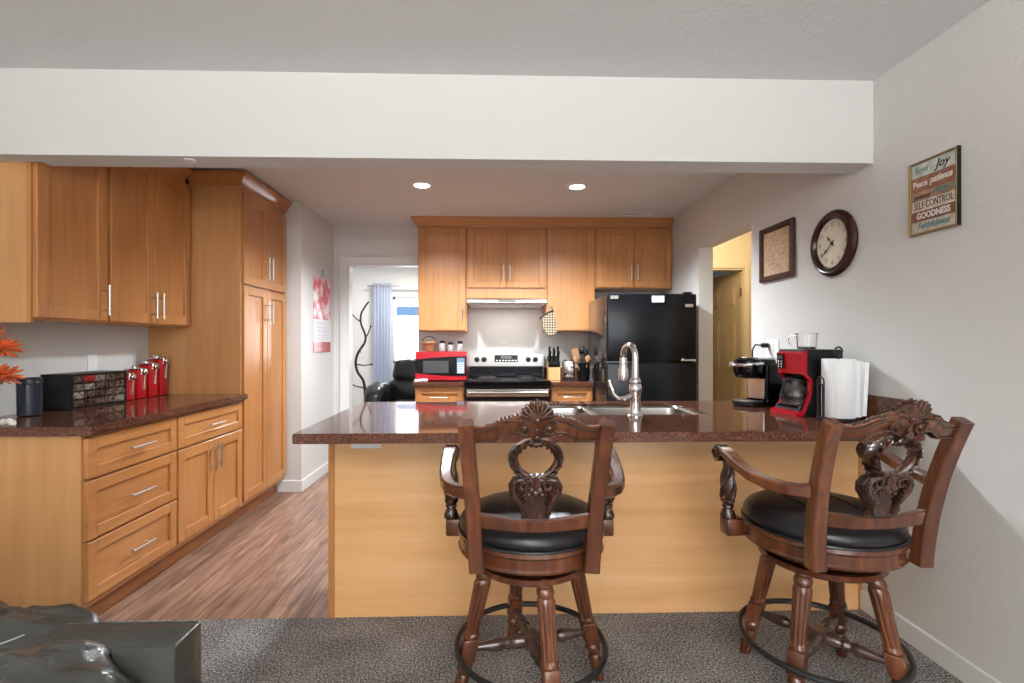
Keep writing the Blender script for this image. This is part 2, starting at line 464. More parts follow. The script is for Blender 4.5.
# hallway beyond the right wall
mb = MB(); mb.box(2.66, 2.78, 2.9, YB, 0, ZC); mb.box(XR + .12, 2.78, 2.8, 2.9, 0, ZC)
mb.box(XR + .06, 1.86, YB, YB + .1, 0, ZC); mb.box(1.86, 2.61, YB, YB + .1, 2.02, ZC); mb.box(2.61, 2.78, YB, YB + .1, 0, ZC)
struct('wall_hall', mb, M['yellow'], label='yellow hallway wall beyond the passage')
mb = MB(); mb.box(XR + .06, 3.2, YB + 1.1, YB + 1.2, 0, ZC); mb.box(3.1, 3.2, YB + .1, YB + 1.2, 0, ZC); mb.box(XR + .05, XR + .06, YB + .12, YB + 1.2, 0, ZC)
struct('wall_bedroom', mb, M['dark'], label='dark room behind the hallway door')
# far room
mb = MB()
mb.box(-2.7, -2.6, YB + .12, 7.4, 0, ZC); mb.box(-2.7, -1.72, YB, YB + .12, 0, ZC); mb.box(0.6, 0.7, YB + .12, 7.4, 0, ZC)
mb.box(-2.7, -1.46, 7.4, 7.5, 0, ZC); mb.box(0.1, 0.7, 7.4, 7.5, 0, ZC); mb.box(-1.46, 0.1, 7.4, 7.5, 1.93, ZC); mb.box(-1.46, 0.1, 7.4, 7.5, 0, 0.95)
struct('wall_far', mb, M['wall'], label='white wall of the far room around its window')
w = thing('window_1', 'bright window of the far room behind the pale curtain', 'window', (-0.68, 7.45, .95)); w['kind'] = 'structure'
mb = MB()
for a, b, c, d in ((-.78, -.74, 0, .98), (.74, .78, 0, .98), (-.78, .78, 0, .04), (-.78, .78, .94, .98), (-.02, .02, 0, .98)):
    mb.box(a, b, -.03, .03, c, d, .004)
mb.build('window_frame', M['blind'], w)
mb = MB(); mb.box(-.74, .74, -.004, .004, .04, .94); mb.build('pane', M['glass'], w)
# door casings, baseboards
mb = MB()
mb.box(-1.535, -1.46, YB - .018, YB, 0, 2.125, .004); mb.box(-1.46, -0.75, YB - .018, YB, 2.05, 2.125, .004)
mb.box(-1.46, -1.445, YB, YB + .12, 0, 2.05); mb.box(-1.445, -.75, YB, YB + .12, 2.035, 2.05)
struct('trim_2', mb, M['trim'], label='white casing of the doorway to the far room')
mb = MB()
mb.box(2.61, 2.659, YB - .018, YB, 0, 2.1, .004); mb.box(1.86, 2.61, YB - .018, YB, 2.02, 2.1, .004)
mb.box(2.598, 2.61, YB, YB + .1, 0, 2.02); mb.box(1.86, 2.598, YB, YB + .1, 2.005, 2.02)
struct('trim_3', mb, M['halltrim'], label='cream casing of the hallway door')
d1 = thing('door_1', 'tan six-panel door standing open at the end of the hallway', 'door', (2.592, YB + .03, 0), math.radians(-84)); d1['kind'] = 'structure'
mb = MB(); mb.box(-.70, 0, 0, .035, .01, 2.0, .003)
# local: leaf runs along -x from the hinge, its face at y=0 turned toward the camera
for (u0, u1) in ((-.60, -.40), (-.30, -.10)):
    for (z0, z1) in ((.22, .80), (.95, 1.52), (1.63, 1.86)):
        for fy, s in ((0, -1), (.035, 1)):
            mb.box(u0, u1, fy, fy + s * .004, z0, z1, .0035)
            mb.box(u0 + .03, u1 - .03, fy + s * .004, fy + s * .010, z0 + .03, z1 - .03, .005)
mb.build('door_leaf', M['halldoor'], d1)
for z in (1.78, 1.05, .25):
    mb = MB(); mb.box(-.03, .0, -.003, .0, z - .045, z + .045); mb.cyl((0.004, -.004, z - .045), (0.004, -.004, z + .045), .006, seg=8)
    mb.build('hinge', M['gold'], d1)
mb = MB(); mb.box(XR - .014, XR, YREAR, 3.29, 0.008, .10, .005); struct('baseboard_right', mb, M['trim'], label='white baseboard along the right wall')
mb = MB(); mb.box(-1.80, -1.586, 4.231, 4.245, 0, .10, .004); mb.box(-1.60, -1.586, 4.245, YB, 0, .10, .004)
struct('baseboard_left', mb, M['trim'], label='white baseboard around the wall stub beyond the pantry')


# ================================================================== CABINETS
def handle(parent, Mx, L, vertical=True):
    mb = MB(Mx)
    if vertical:
        mb.cyl((0, -L / 2, .032), (0, L / 2, .032), .006)
        for s in (-1, 1): mb.cyl((0, s * L * .32, 0), (0, s * L * .32, .032), .0045, seg=8)
    else:
        mb.cyl((-L / 2, 0, .032), (L / 2, 0, .032), .006)
        for s in (-1, 1): mb.cyl((s * L * .32, 0, 0), (s * L * .32, 0, .032), .0045, seg=8)
    return mb.build('handle', M['steel'], parent)


def shaker(name, parent, Mx, w, h, rail=.062, m=None, hpos=None, L=.15, vertical=True):
    """frame-and-panel front, local (u, v, n); hpos = pull centre"""
    t, rec = .021, .0125
    mb = MB(Mx)
    mb.box(rail - .004, w - rail + .004, rail - .004, h - rail + .004, 0.002, t - rec)
    mb.box(0, rail, 0, h, 0, t, .0022); mb.box(w - rail, w, 0, h, 0, t, .0022)
    mb.box(rail, w - rail, 0, rail, 0, t - .0004, .0022); mb.box(rail, w - rail, h - rail, h, 0, t - .0004, .0022)
    o = mb.build(name, m or M['wood_v'], parent, 30)
    if hpos:
        handle(o, Mx @ Matrix.Translation((hpos[0], hpos[1], t)), L, vertical)
    return o


def left_axes(x, y, z):   # front faces +x: u = +y, v = z, n = +x
    return axes((x, y, z), (0, 1, 0), (0, 0, 1), (1, 0, 0))


def back_axes(x, y, z):   # front faces -y: u = +x, v = z, n = -y
    return axes((x, y, z), (1, 0, 0), (0, 0, 1), (0, -1, 0))


FX = -1.735       # carcass front of the left base cabinets and pantry (doors stand 2 cm proud)
CT = .90          # counter top height
TK = .115
# base cabinet with three drawers
g = 'left base cabinets'
y0, y1 = 2.160, 2.775
c = thing('base_cabinet', 'maple base cabinet with three wide drawers, nearest the living room', 'cabinet', (XL, y0, 0), 0, g)
mb = MB(); D = FX - XL; W = y1 - y0
mb.box(0.002, D, .02, W, TK, CT - .04, .002); mb.build('body', M['wood_y'], c)
mb = MB()
mb.prism([(0.002, 0.0), (D - .075, 0.0), (D - .075, TK), (D + .0, TK), (D + .0, CT - .041), (0.002, CT - .041)], -.001, .019, 'xz')
mb.build('end_panel', M['side'], c)
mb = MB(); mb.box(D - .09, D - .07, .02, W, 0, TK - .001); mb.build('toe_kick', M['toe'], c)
z = CT - .045
for hh in (.185, .262, .262):
    z -= hh
    shaker('drawer', c, left_axes(D, .012, z), W - .018, hh - .012, .05, M['wood_y'], ((W - .018) / 2, (hh - .012) / 2), .16, False)
y0, y1 = 2.777, 3.498
c = thing('base_cabinet', 'maple base cabinet with one drawer over two doors, beside the pantry', 'cabinet', (XL, y0, 0), 0, g)
W = y1 - y0
mb = MB(); mb.box(0.002, D, 0, W, TK, CT - .04, .002); mb.build('body', M['wood_v'], c)
mb = MB(); mb.box(D - .09, D - .07, 0, W, 0, TK - .001); mb.build('toe_kick', M['toe'], c)
shaker('drawer', c, left_axes(D, .010, CT - .045 - .185), W - .025, .173, .05, M['wood_y'], ((W - .025) / 2, .0865), .16, False)
hw = (W - .025) / 2
shaker('door', c, left_axes(D, .010, .148), hw - .003, .51, .06, None, (hw - .032, .405), .16)
shaker('door', c, left_axes(D, .010 + hw + .002, .148), hw - .003, .51, .06, None, (.03, .405), .16)
# left counter slab with a clipped front corner
mb = MB()
mb.prism([(XL + .002, 2.125), (FX + .018, 2.125), (FX + .05, 2.155), (FX + .05, 3.497), (XL + .002, 3.497)], CT - .038, CT, 'xy')
bmesh.ops.bevel(mb.bm, geom=[e for e in mb.bm.edges if abs(e.verts[0].co.z - e.verts[1].co.z) < 1e-6], offset=.004, segments=2, affect='EDGES')
tag(mb.build('countertop', M['granite']), 'polished brown granite countertop on the left base cabinets', 'countertop')
# pantry
y0, y1 = 3.50, 4.235
W = y1 - y0; PT = 2.335
c = thing('pantry_cabinet', 'tall maple pantry cabinet with four doors and a crown', 'cabinet', (XL, y0, 0))
mb = MB(); mb.box(0.002, D, .018, W, TK, PT, .002); mb.build('body', M['wood_v'], c)
mb = MB(); mb.box(0.002, D, 0, .018, TK, PT, .001); mb.build('side_panel', M['side'], c)
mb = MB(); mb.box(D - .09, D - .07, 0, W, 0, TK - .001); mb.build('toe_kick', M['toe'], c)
hw = (W - .03) / 2
zs = 1.655
shaker('door', c, left_axes(D, .012, .15), hw - .002, zs - .15 - .005, .06, None, (hw - .03, 1.33), .17)
shaker('door', c, left_axes(D, .012 + hw + .004, .15), hw - .002, zs - .15 - .005, .06, None, (.03, 1.33), .17)
shaker('door', c, left_axes(D, .012, zs + .008), hw - .002, 2.30 - zs - .008, .06, None, (hw - .03, .15), .17)
shaker('door', c, left_axes(D, .012 + hw + .004, zs + .008), hw - .002, 2.30 - zs - .008, .06, None, (.03, .15), .17)


def crown_profile(s=1.0):   # (outward, up)
    return [(0, 0), (.008, 0), (.010, .014), (.020, .022), (.030, .040), (.046, .058), (.056, .066), (.058, .084), (0, .084)]


def crown(mb, path, z0):
    """sweep the crown profile along plan points (x, y, outward-normal-x, outward-normal-y)"""
    rg = [[(x + nx * a, y + ny * a, z0 + b) for a, b in crown_profile()] for x, y, nx, ny in path]
    mb.rings(rg, True)


mb = MB(); crown(mb, [(.285, 0, 0, -1), (D, 0, 1, -1), (D, W, 1, 0)], PT); mb.build('crown_molding', M['wood_y'], c)
# left wall cabinets
UX = -2.08
Du = UX - XL
g = 'left wall cabinets'
UB = 1.355
y0, y1 = 2.315, 2.752
c = thing('wall_cabinet', 'maple wall cabinet with a single door, nearest the living room above the left counter', 'cabinet', (XL, y0, UB), 0, g)
W = y1 - y0; UT = PT - UB
mb = MB(); mb.box(0.002, Du, .016, W, 0, UT, .002); mb.box(Du - .02, Du, 0.0, .016, -.012, UT); mb.build('body', M['wood_v'], c)
mb = MB(); mb.box(0.002, Du - .02, 0, .016, -.012, UT, .001); mb.build('end_panel', M['side'], c)
shaker('door', c, left_axes(Du, .008, .012), W - .02, UT - .02, .062, None, (W - .02 - .03, .11), .16)
mb = MB(); crown(mb, [(Du, .0, 1, 0), (Du, W, 1, 0)], UT); mb.build('crown_molding', M['wood_y'], c)
y0, y1 = 2.754, 3.490
c = thing('wall_cabinet', 'maple wall cabinet with a pair of doors, next to the pantry above the left counter', 'cabinet', (XL, y0, UB), 0, g)
W = y1 - y0
mb = MB(); mb.box(0.002, Du, 0, W, 0, UT, .002); mb.build('body', M['wood_v'], c)
hw = (W - .02) / 2
shaker('door', c, left_axes(Du, .008, .012), hw - .0025, UT - .02, .062, None, (hw - .03, .11), .16)
shaker('door', c, left_axes(Du, .009 + hw, .012), hw - .0025, UT - .02, .062, None, (.03, .11), .16)
mb = MB(); crown(mb, [(Du, .0, 1, 0), (Du, W - .060, 1, 0)], UT); mb.build('crown_molding', M['wood_y'], c)

# back wall cabinets
UY = 4.76          # carcass front; door faces 2 cm nearer
g = 'back wall cabinets above the range and fridge'
TOPZ = 2.355


def back_upper(label, x0, x1, z0, doors, hside=None):
    c = thing('wall_cabinet', label, 'cabinet', (x0, UY, z0), 0, g)
    W = x1 - x0; H = TOPZ - z0
    mb = MB(); mb.box(.0005, W - .0005, 0, YB - UY - .002, 0, H, .002); mb.build('body', M['wood_v'], c)
    if doors == 1:
        hp = (W - .03 - .028, .15) if hside == 'r' else (.03, .15)
        shaker('door', c, back_axes(.012, 0, .012), W - .024, H - .024, .06, None, hp, .14)
    else:
        b = .10 if z0 > 1.6 and z0 < 1.75 else .012
        hw = (W - .024) / 2
        shaker('door', c, back_axes(.012, 0, b), hw - .002, H - b - .012, .058, None, (hw - .03, .14), .14)
        shaker('door', c, back_axes(.012 + hw + .002, 0, b), hw - .002, H - b - .012, .058, None, (.028, .14), .14)
    return c


back_upper('tall single-door maple wall cabinet above the microwave', -.70, -.24, 1.36, 1, 'r')
back_upper('two-door maple wall cabinet above the range hood', -.24, .515, 1.675, 2)
back_upper('tall single-door maple wall cabinet between the hood and the fridge', .515, .985, 1.36, 1, 'l')
back_upper('short two-door maple wall cabinet above the black fridge', .985, 1.727, 1.77, 2)
mb = MB(); crown(mb, [(-.70, YB - .002, -1, 0), (-.70, UY, -1, -1), (1.728, UY, 0, -1)], TOPZ); mb.bm.verts.ensure_lookup_table()
tag(mb.build('crown_molding', M['wood_x']), 'long maple crown molding on top of the back wall cabinets', 'molding')

# back base cabinets and counters
BY = 4.50
g = 'back base cabinets beside the range'
for (x0, x1, lab, lab2) in ((-.69, -.250, 'maple base cabinet under the microwave', 'brown granite counter piece under the red microwave'),
                            (.530, .910, 'maple base cabinet under the toaster', 'brown granite counter piece under the knife block and toaster')):
    c = thing('base_cabinet', lab, 'cabinet', (x0, BY, 0), 0, g); W = x1 - x0
    mb = MB(); mb.box(0, W, 0, YB - BY - .002, TK, CT - .04, .002); mb.build('body', M['wood_x'], c)
    mb = MB(); mb.box(0, W, .07, .09, 0, TK - .001); mb.build('toe_kick', M['toe'], c)
    shaker('drawer', c, back_axes(.012, 0, CT - .045 - .17), W - .024, .16, .045, M['wood_x'], ((W - .024) / 2, .08), .15, False)
    shaker('door', c, back_axes(.012, 0, .145), W - .024, .53, .06, None, (W - .06, .42), .15)
    s = thing('countertop', lab2, 'countertop', (x0, BY, CT), 0, 'back counter pieces')
    mb = MB(); mb.box(-.015 if x0 < 0 else 0, W, -.045, YB - BY - .002, -.038, 0, .004); mb.build('slab', M['granite'], s)
    mb = MB(); mb.box((0.0 if x0 < 0 else 0), W, YB - BY - .022, YB - BY - .002, .001, .10, .002); mb.build('backsplash', M['granite'], s)

# ================================================================== PENINSULA
c = thing('peninsula_cabinet', 'long maple peninsula base with a plain pale back panel', 'cabinet', (-.74, 2.285, 0))
PW = XR - .002 + .74
mb = MB(); mb.box(.02, PW, .02, .62, TK, .68, .002); mb.box(.02, .90, .02, .62, .68, CT - .042); mb.box(1.84, PW, .02, .62, .68, CT - .042); mb.box(.90, 1.84, .02, .08, .68, CT - .042); mb.box(.90, 1.84, .60, .62, .68, CT - .042); mb.build('body', M['wood_v'], c)
mb = MB(); mb.box(.028, PW - .022, 0, .018, .001, CT - .041); mb.build('back_panel', M['panel'], c)
mb = MB(); mb.box(0, .028, -.004, .62, .001, CT - .041, .002); mb.build('end_panel', M['wood_v'], c)
mb = MB(); mb.box(PW - .022, PW, -.003, .018, .001, CT - .041, .002); mb.build('end_strip', M['wood_v'], c)
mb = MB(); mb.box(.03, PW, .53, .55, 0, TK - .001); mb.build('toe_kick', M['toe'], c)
x = .04
for i in range(4):
    wd = .59
    shaker('door', c, axes((x + wd, .62, .145), (-1, 0, 0), (0, 0, 1), (0, 1, 0)), wd - .01, .70, .06, None, (.04 if i % 2 else wd - .05, .58), .15)
    x += wd + .005
# counter with the sink cutout
s = thing('countertop', 'long polished brown granite peninsula counter with a sink cutout', 'countertop', (-.77, 1.945, CT))
SX0, SX1, SY0, SY1 = .22 + .77, 1.06 + .77, 2.43 - 1.945, 2.86 - 1.945
CW, CD = XR - .002 + .77, 1.05
mb = MB()
xs = [0, SX0, SX1, CW]; ys = [0, SY0, SY1, CD]
vt = {}
for k, zz in enumerate((-.040, 0)):
    for i, xx in enumerate(xs):
        for j, yy in enumerate(ys): vt[(i, j, k)] = mb.bm.verts.new((xx, yy, zz))
for i in range(3):
    for j in range(3):
        if (i, j) == (1, 1): continue
        for k in (0, 1):
            mb.bm.faces.new([vt[(i, j, k)], vt[(i + 1, j, k)], vt[(i + 1, j + 1, k)], vt[(i, j + 1, k)]])
def wallq(a, b): mb.bm.faces.new([vt[(*a, 0)], vt[(*b, 0)], vt[(*b, 1)], vt[(*a, 1)]])
for i in range(3):
    wallq((i, 0), (i + 1, 0)); wallq((i, 3), (i + 1, 3)); wallq((0, i), (0, i + 1)); wallq((3, i), (3, i + 1))
wallq((1, 1), (2, 1)); wallq((1, 2), (2, 2)); wallq((1, 1), (1, 2)); wallq((2, 1), (2, 2))
bmesh.ops.recalc_face_normals(mb.bm, faces=mb.bm.faces)
es = [e for e in mb.bm.edges if len(e.link_faces) == 2 and e.calc_face_angle(0) > 1.0]
bmesh.ops.bevel(mb.bm, geom=es, offset=.004, segments=2, affect='EDGES')
mb.build('slab', M['granite'], s)
mb = MB(); mb.box(CW - .022, CW, .02, CD, .001, .115, .002); mb.build('backsplash', M['granite'], s)
# sink
k = thing('sink', 'double-bowl stainless sink set into the peninsula counter', 'sink', (.64, 2.645, CT - .01))
hw, hd = .418, .213
mid = -.12
for (a, b) in ((-hw, mid - .012), (mid + .012, hw)):
    mb = MB(); rg = []
    for (ins, zz) in ((0, 0), (.004, -.02), (.012, -.15), (.04, -.175), (.14 * (b - a), -.18)):
        ring = []
        r = .05
        X0, X1, Y0, Y1 = a + ins, b - ins, -hd + ins * .8, hd - ins * .8
        for (cx_, cy_, a0) in ((X1 - r, Y1 - r, 0), (X0 + r, Y1 - r, 90), (X0 + r, Y0 + r, 180), (X1 - r, Y0 + r, 270)):
            for q in range(5):
                an = math.radians(a0 + q * 22.5); ring.append((cx_ + r * math.cos(an), cy_ + r * math.sin(an), zz))
        rg.append(ring)
    mb.rings(rg, False); n = 20
    mb.bm.verts.ensure_lookup_table(); mb.bm.faces.new(mb.bm.verts[-n:])
    bo = mb.build('bowl', M['stainless'], k)
    sm = bo.modifiers.new('thickness', 'SOLIDIFY'); sm.thickness = .002; sm.offset = 1
    mb = MB(Matrix.Translation(((a + b) / 2, 0, -.178))); mb.lathe([(.045, 0), (.045, .004), (.03, .004), (.025, .001)], 20); mb.build('drain', M['chrome'], bo)
mb = MB(); mb.box(mid - .014, mid + .014, -hd + .03, hd - .03, -.06, -.004, .006); mb.build('divider', M['stainless'], k)
# faucet
k = thing('faucet', 'chrome gooseneck pull-down faucet standing in front of the sink', 'faucet', (.685, 2.375, CT))
mb = MB(); mb.lathe([(.036, 0), (.036, .006), (.030, .012), (.026, .03), (.0235, .07), (.027, .11), (.031, .13), (.029, .145), (.024, .155), (.027, .165), (.024, .175), (.017, .185)], 24); mb.build('base', M['chrome'], k)
mb = MB()
ang = math.radians(104)   # the spout reaches over the sink
ux, uy = math.cos(ang), math.sin(ang)
pts = [(0, 0, .18), (0, 0, .25)]
R = .058
for i in range(0, 13):
    a = PI * i / 12
    pts.append((ux * (R - R * math.cos(a)), uy * (R - R * math.cos(a)), .285 + R * math.sin(a) * .95))
mb.tube(pts, [.0165, .0150] + [.0140] * 13, 14); mb.build('spout', M['chrome'], k)
mb = MB(); e = Vector((ux * 2 * R, uy * 2 * R, 0))
mb.M = Matrix.Translation((e.x, e.y, .16)); mb.lathe([(.017, 0), (.024, .004), (.026, .03), (.022, .06), (.018, .075), (.020, .085), (.0165, .118)], 18); mb.build('spray_head', M['chrome'], k)
mb = MB(); mb.tube([(-.01, 0, .10), (-.05, -.005, .085), (-.085, -.01, .085), (-.11, -.012, .11), (-.125, -.012, .15), (-.13, -.012, .175)], [.013, .014, .012, .009, .009, .007], 10); mb.build('lever', M['chrome'], k)

# outlet under the counter on the peninsula
k = thing('outlet_plate', 'white outlet plate on the peninsula panel tucked under the counter', 'outlet', (-.57, 2.285, .815), 0)
mb = MB(); mb.box(-.068, .068, -.007, 0, -.042, .042, .002); mb.build('plate', M['white'], k)
for sx in (-.025, .025):
    mb = MB(); mb.box(sx - .014, sx + .014, -.009, -.007, -.018, .018, .003); mb.build('socket', M['white'], k)


def wall_outlet(label, loc, rz, w2=.036):
    k = thing('outlet_plate', label, 'outlet', loc, rz, 'white wall plates')
    mb = MB(); mb.box(-w2, w2, -.006, 0, -.058, .058, .002); mb.build('plate', M['white'], k)
    mb = MB(); mb.box(-.017, .017, -.009, -.006, -.034, .034, .002); mb.build('socket', M['white'], k)
    return k


wall_outlet('white outlet plate on the left wall above the parts organizer', (XL, 3.02, 1.125), PI / 2)
wall_outlet('wide white outlet plate on the right wall behind the coffee makers', (XR, 3.03, 1.215), -PI / 2, .065)


# ================================================================== BAR STOOLS
def yb(z): return -.215 - .44 * max(0, z - .53) ** 2
def bmap(x, y, z): return (x, yb(z) - .03 * (1 - (x / .2) ** 2) + y, z)


def strip(mb, xs, top, bot, t0, t1, rnd=.004):
    """a curved board: section between bot(x) and top(x), thickness t0..t1 in y"""
    rg = []
    for x in xs:
        a, b = bot(x), top(x)
        rg.append([(x, t0, a + rnd), (x, t0 + rnd, a), (x, t1 - rnd, a), (x, t1, a + rnd), (x, t1, b - rnd), (x, t1 - rnd, b), (x, t0 + rnd, b), (x, t0, b - rnd)])
    mb.rings(rg, True)


def lerp(tab):
    def f(x):
        x = abs(x)
        for (a, b), (c, d) in zip(tab, tab[1:]):
            if x <= c: 
                q = (x - a) / (c - a); q = q * q * (3 - 2 * q)
                return b + (d - b) * q
        return tab[-1][1]
    return f


def spiral(cx, cz, r0, r1, a0, turns, n=26, y=0.0):
    return [(cx + (r0 + (r1 - r0) * i / n) * math.cos(a0 + 2 * PI * turns * i / n), y, cz + (r0 + (r1 - r0) * i / n) * math.sin(a0 + 2 * PI * turns * i / n)) for i in range(n + 1)]


def make_stool(label, loc, base_rot, seat_rot, group):
    root = thing('bar_stool', label, 'bar stool', loc, 0, group)
    upper = []
    # --- seat
    mb = MB(); R = .252
    mb.lathe([(.10, .505), (.17, .508), (.215, .535), (.243, .545), (.252, .548), (.256, .556), (.250, .563), (.250, .592), (.257, .600), (.255, .612), (.240, .615)], 56)
    upper.append(mb.build('seat_frame', M['chair'], root))
    mb = MB()
    mb.lathe([(.20, .612), (.243, .613), (.252, .628), (.250, .645), (.236, .664), (.205, .678), (.15, .687), (.08, .691), (.0, .692)], 56)
    st = mb.build('seat', M['leather'], root, 60); upper.append(st)
    def dome(r): 
        tab = [(0, .692), (.08, .691), (.15, .687), (.205, .678), (.236, .664), (.250, .645)]
        for (a, b), (c, d) in zip(tab, tab[1:]):
            if r <= c: return b + (d - b) * (r - a) / (c - a)
        return .645
    mb = MB()
    for xx in (-.085, -.078, .078, .085):
        mb.tube([(xx, yy, dome(math.hypot(xx, yy)) + .0008) for yy in [-.225 + .45 * i / 30 for i in range(31)]], .0011, 5)
    mb.build('stitching', M['leather'], st)
    mb = MB(); mb.tube([(.2535 * math.cos(2 * PI * i / 60), .2535 * math.sin(2 * PI * i / 60), .617) for i in range(61)], .005, 8); mb.build('piping', M['leather'], st)
    # --- back posts
    zs_ = [.553 + .477 * i / 12 for i in range(13)]
    for s in (-1, 1):
        mb = MB()
        mb.sweep_box([(s * (.176 + (z - .53) * .058), yb(z) - .006, z) for z in zs_], [.024 - .002 * i / 12 for i in range(13)], [.024 - .004 * i / 12 for i in range(13)], (0, 1, 0), .18)
        q = .7
        mb.ball((s * (.176 + (q - .53) * .068) + s * .0, yb(q) - .032, q + .10), .005, seg=8, rg=6)
        upper.append(mb.build('back_post', M['chair'], root))
    # --- lower rail
    mb = MB(); xs = [-.175 + .35 * i / 20 for i in range(21)]
    strip(mb, xs, lerp([(0, .722), (.2, .738)]), lerp([(0, .684), (.2, .690)]), -.012, .014); mb.warp(bmap)
    upper.append(mb.build('lower_rail', M['chair'], root))
    # --- crest rail
    mb = MB(); xs = [-.192 + .384 * i / 64 for i in range(65)]
    top = lerp([(0, 1.062), (.04, 1.058), (.09, 1.046), (.135, 1.026), (.15, 1.021), (.2, 1.021)])
    bot = lerp([(0, .985), (.03, .99), (.062, 1.004), (.085, 1.0), (.12, .974), (.2, .974)])
    strip(mb, xs, top, bot, -.014, .012); mb.warp(bmap)
    cr = mb.build('crest_rail', M['chair'], root); upper.append(cr)
    # carving: shell fan, C-scrolls, running leaves, on both faces
    mb = MB()
    for side in (-1, 1):
        yo = -.014 if side < 0 else .012
        for i in range(9):
            a = math.radians(-68 + 17 * i); L = .053 - .010 * abs(i - 4) / 4
            for q in range(6):
                f = (q + 1) / 6
                mb.ball((math.sin(a) * L * f, yo + side * (.004 + .004 * math.sin(PI * f)), 1.040 + math.cos(a) * L * f), .0032 + .0042 * f, (1, 1, 1.35), Matrix.Rotation(a, 4, 'Y'), 8, 6)
        mb.ball((0, yo + side * .006, 1.040), .011, (1, .8, 1)); mb.ball((0, yo + side * .006, 1.008), .008, (1, .8, 1.4)); mb.ball((0, yo + side * .006, .988), .009, (1, .8, 1.2))
        for s in (-1, 1):
            mb.tube([(s * .045, yo + side * .003, 1.040), (s * .075, yo + side * .003, 1.040), (s * .105, yo + side * .003, 1.027), (s * .135, yo + side * .003, 1.010), (s * .16, yo + side * .003, 1.006), (s * .185, yo + side * .003, 1.006)], [.005, .0045, .004, .003, .0025, .002], 8)
            sp = spiral(s * .036, 1.016, .023, .006, PI / 2, s * -1.35, 26, yo + side * .003)
            mb.tube(sp, [.0055 - .002 * i / 26 for i in range(27)], 8)
            mb.ball((s * .036, yo + side * .003, 1.016), .008, (1, .7, 1))
            mb.tube([(s * .03, yo + side * .002, .994), (s * .055, yo + side * .002, 1.006), (s * .078, yo + side * .002, 1.006), (s * .1, yo + side * .002, .990), (s * .12, yo + side * .002, .980), (s * .185, yo + side * .002, .979)], [.005, .005, .004, .003, .002, .002], 8)
    for s in (-1, 1):
        for i in range(9):
            xx = s * (.052 + .0115 * i); zz = top(xx) + .001
            mb.ball((xx, -.001, zz), .0095 - .0005 * i, (1.25, 1.5, .75), Matrix.Rotation(s * .55, 4, 'Y'), 8, 6)
    # shell rim between the faces
    mb.lathe([(.0, -.010), (.049, -.010), (.052, 0), (.049, .010), (.0, .010)], 30, Matrix.Translation((0, -.001, 1.038)) @ Matrix.Rotation(PI / 2, 4, 'X'), mod=lambda a, z: 1 + .03 * math.cos(18 * a))
    mb.warp(bmap); mb.build('shell_carving', M['carve'], cr)
    # --- splat: open ring over a scrolled tongue
    mb = MB()
    n = 56; rg = []
    for i in range(n + 1):
        a = 2 * PI * i / n - PI / 2
        ca, sa = math.cos(a), math.sin(a)
        ox, oz = .084 * ca * (1 - .10 * max(0, -sa)), .917 + .070 * sa
        ix, iz = .053 * ca * (1 - .16 * max(0, -sa)), .918 + .047 * sa - .012 * max(0, 1 - abs(ca) * 3) * (1 if sa > 0 else -.3)
        sec = []
        for f, h in ((0, 0), (.15, .009), (.4, .013), (.6, .009), (.85, .013), (1, .004), (.85, -.013), (.6, -.009), (.4, -.013), (.15, -.009)):
            sec.append((ix + (ox - ix) * f, h * 1.35, iz + (oz - iz) * f))
        rg.append(sec)
    mb.rings(rg, False)
    for s in (-1, 1):
        for i in range(8):
            a = math.radians(-65 + 20 * i); top_leaf = i > 4
            xx, zz = s * .071 * math.cos(a), .917 + .060 * math.sin(a)
            for side in (-1, 1):
                mb.ball((xx, side * .013, zz), .0135, (.40, .95, 1.25), Matrix.Rotation(s * (a + .55), 4, 'Y') if False else Matrix.Rotation(-s * a + s * .5, 4, 'Y'), 8, 6)
            if top_leaf: mb.ball((s * (.057) * math.cos(a), 0, .917 + .048 * math.sin(a)), .0065, (1, 1.3, 1.2), None, 8, 6)
    # tongue
    xs = [-.068 + .136 * i / 24 for i in range(25)]
    prof = [(.730, .044), (.745, .042), (.765, .040), (.785, .046), (.805, .056), (.825, .062), (.842, .060), (.856, .046), (.864, .03)]
    rg = []
    for z, w in prof:
        rg.append([(-w, -.009, z), (-w * .5, -.011, z), (0, -.012, z), (w * .5, -.011, z), (w, -.009, z), (w, .009, z), (w * .5, .011, z), (0, .012, z), (-w * .5, .011, z), (-w, .009, z)])
    mb.rings(rg, True)
    for s in (-1, 1):
        for side in (-1, 1):
            y_ = side * .014
            mb.tube([(s * .030, y_, .734), (s * .040, y_, .750), (s * .040, y_, .768), (s * .052, y_, .790), (s * .066, y_, .812), (s * .070, y_, .832), (s * .060, y_, .852), (s * .040, y_, .857), (s * .026, y_, .845), (s * .028, y_, .828), (s * .042, y_, .826), (s * .046, y_, .838)], [.006, .009, .008, .0105, .012, .0115, .010, .008, .007, .007, .0065, .005], 8)
            for i in range(5):
                mb.ball((s * (.034 + .006 * i), y_, .775 + .011 * i), .012, (.35, .9, 1.2), Matrix.Rotation(s * (-.5), 4, 'Y'), 8, 6)
            mb.ball((s * .012, y_ + side * .002, .822), .012, (.9, .6, 1), None, 8, 6); mb.ball((s * .010, y_ + side * .002, .842), .011, (.6, .6, 1.5), None, 8, 6)
            mb.ball((s * .020, y_ + side * .001, .806), .010, (.9, .6, .8), None, 8, 6)
    for side in (-1, 1):
        mb.ball((0, side * .014, .812), .012, (1.2, .6, .8), None, 8, 6); mb.ball((0, side * .014, .836), .010, (.8, .6, 2.0), None, 8, 6); mb.ball((0, side * .014, .858), .009, (1, .7, 1.4), None, 8, 6)
    mb.warp(bmap)
    upper.append(mb.build('splat', M['carve'], root))
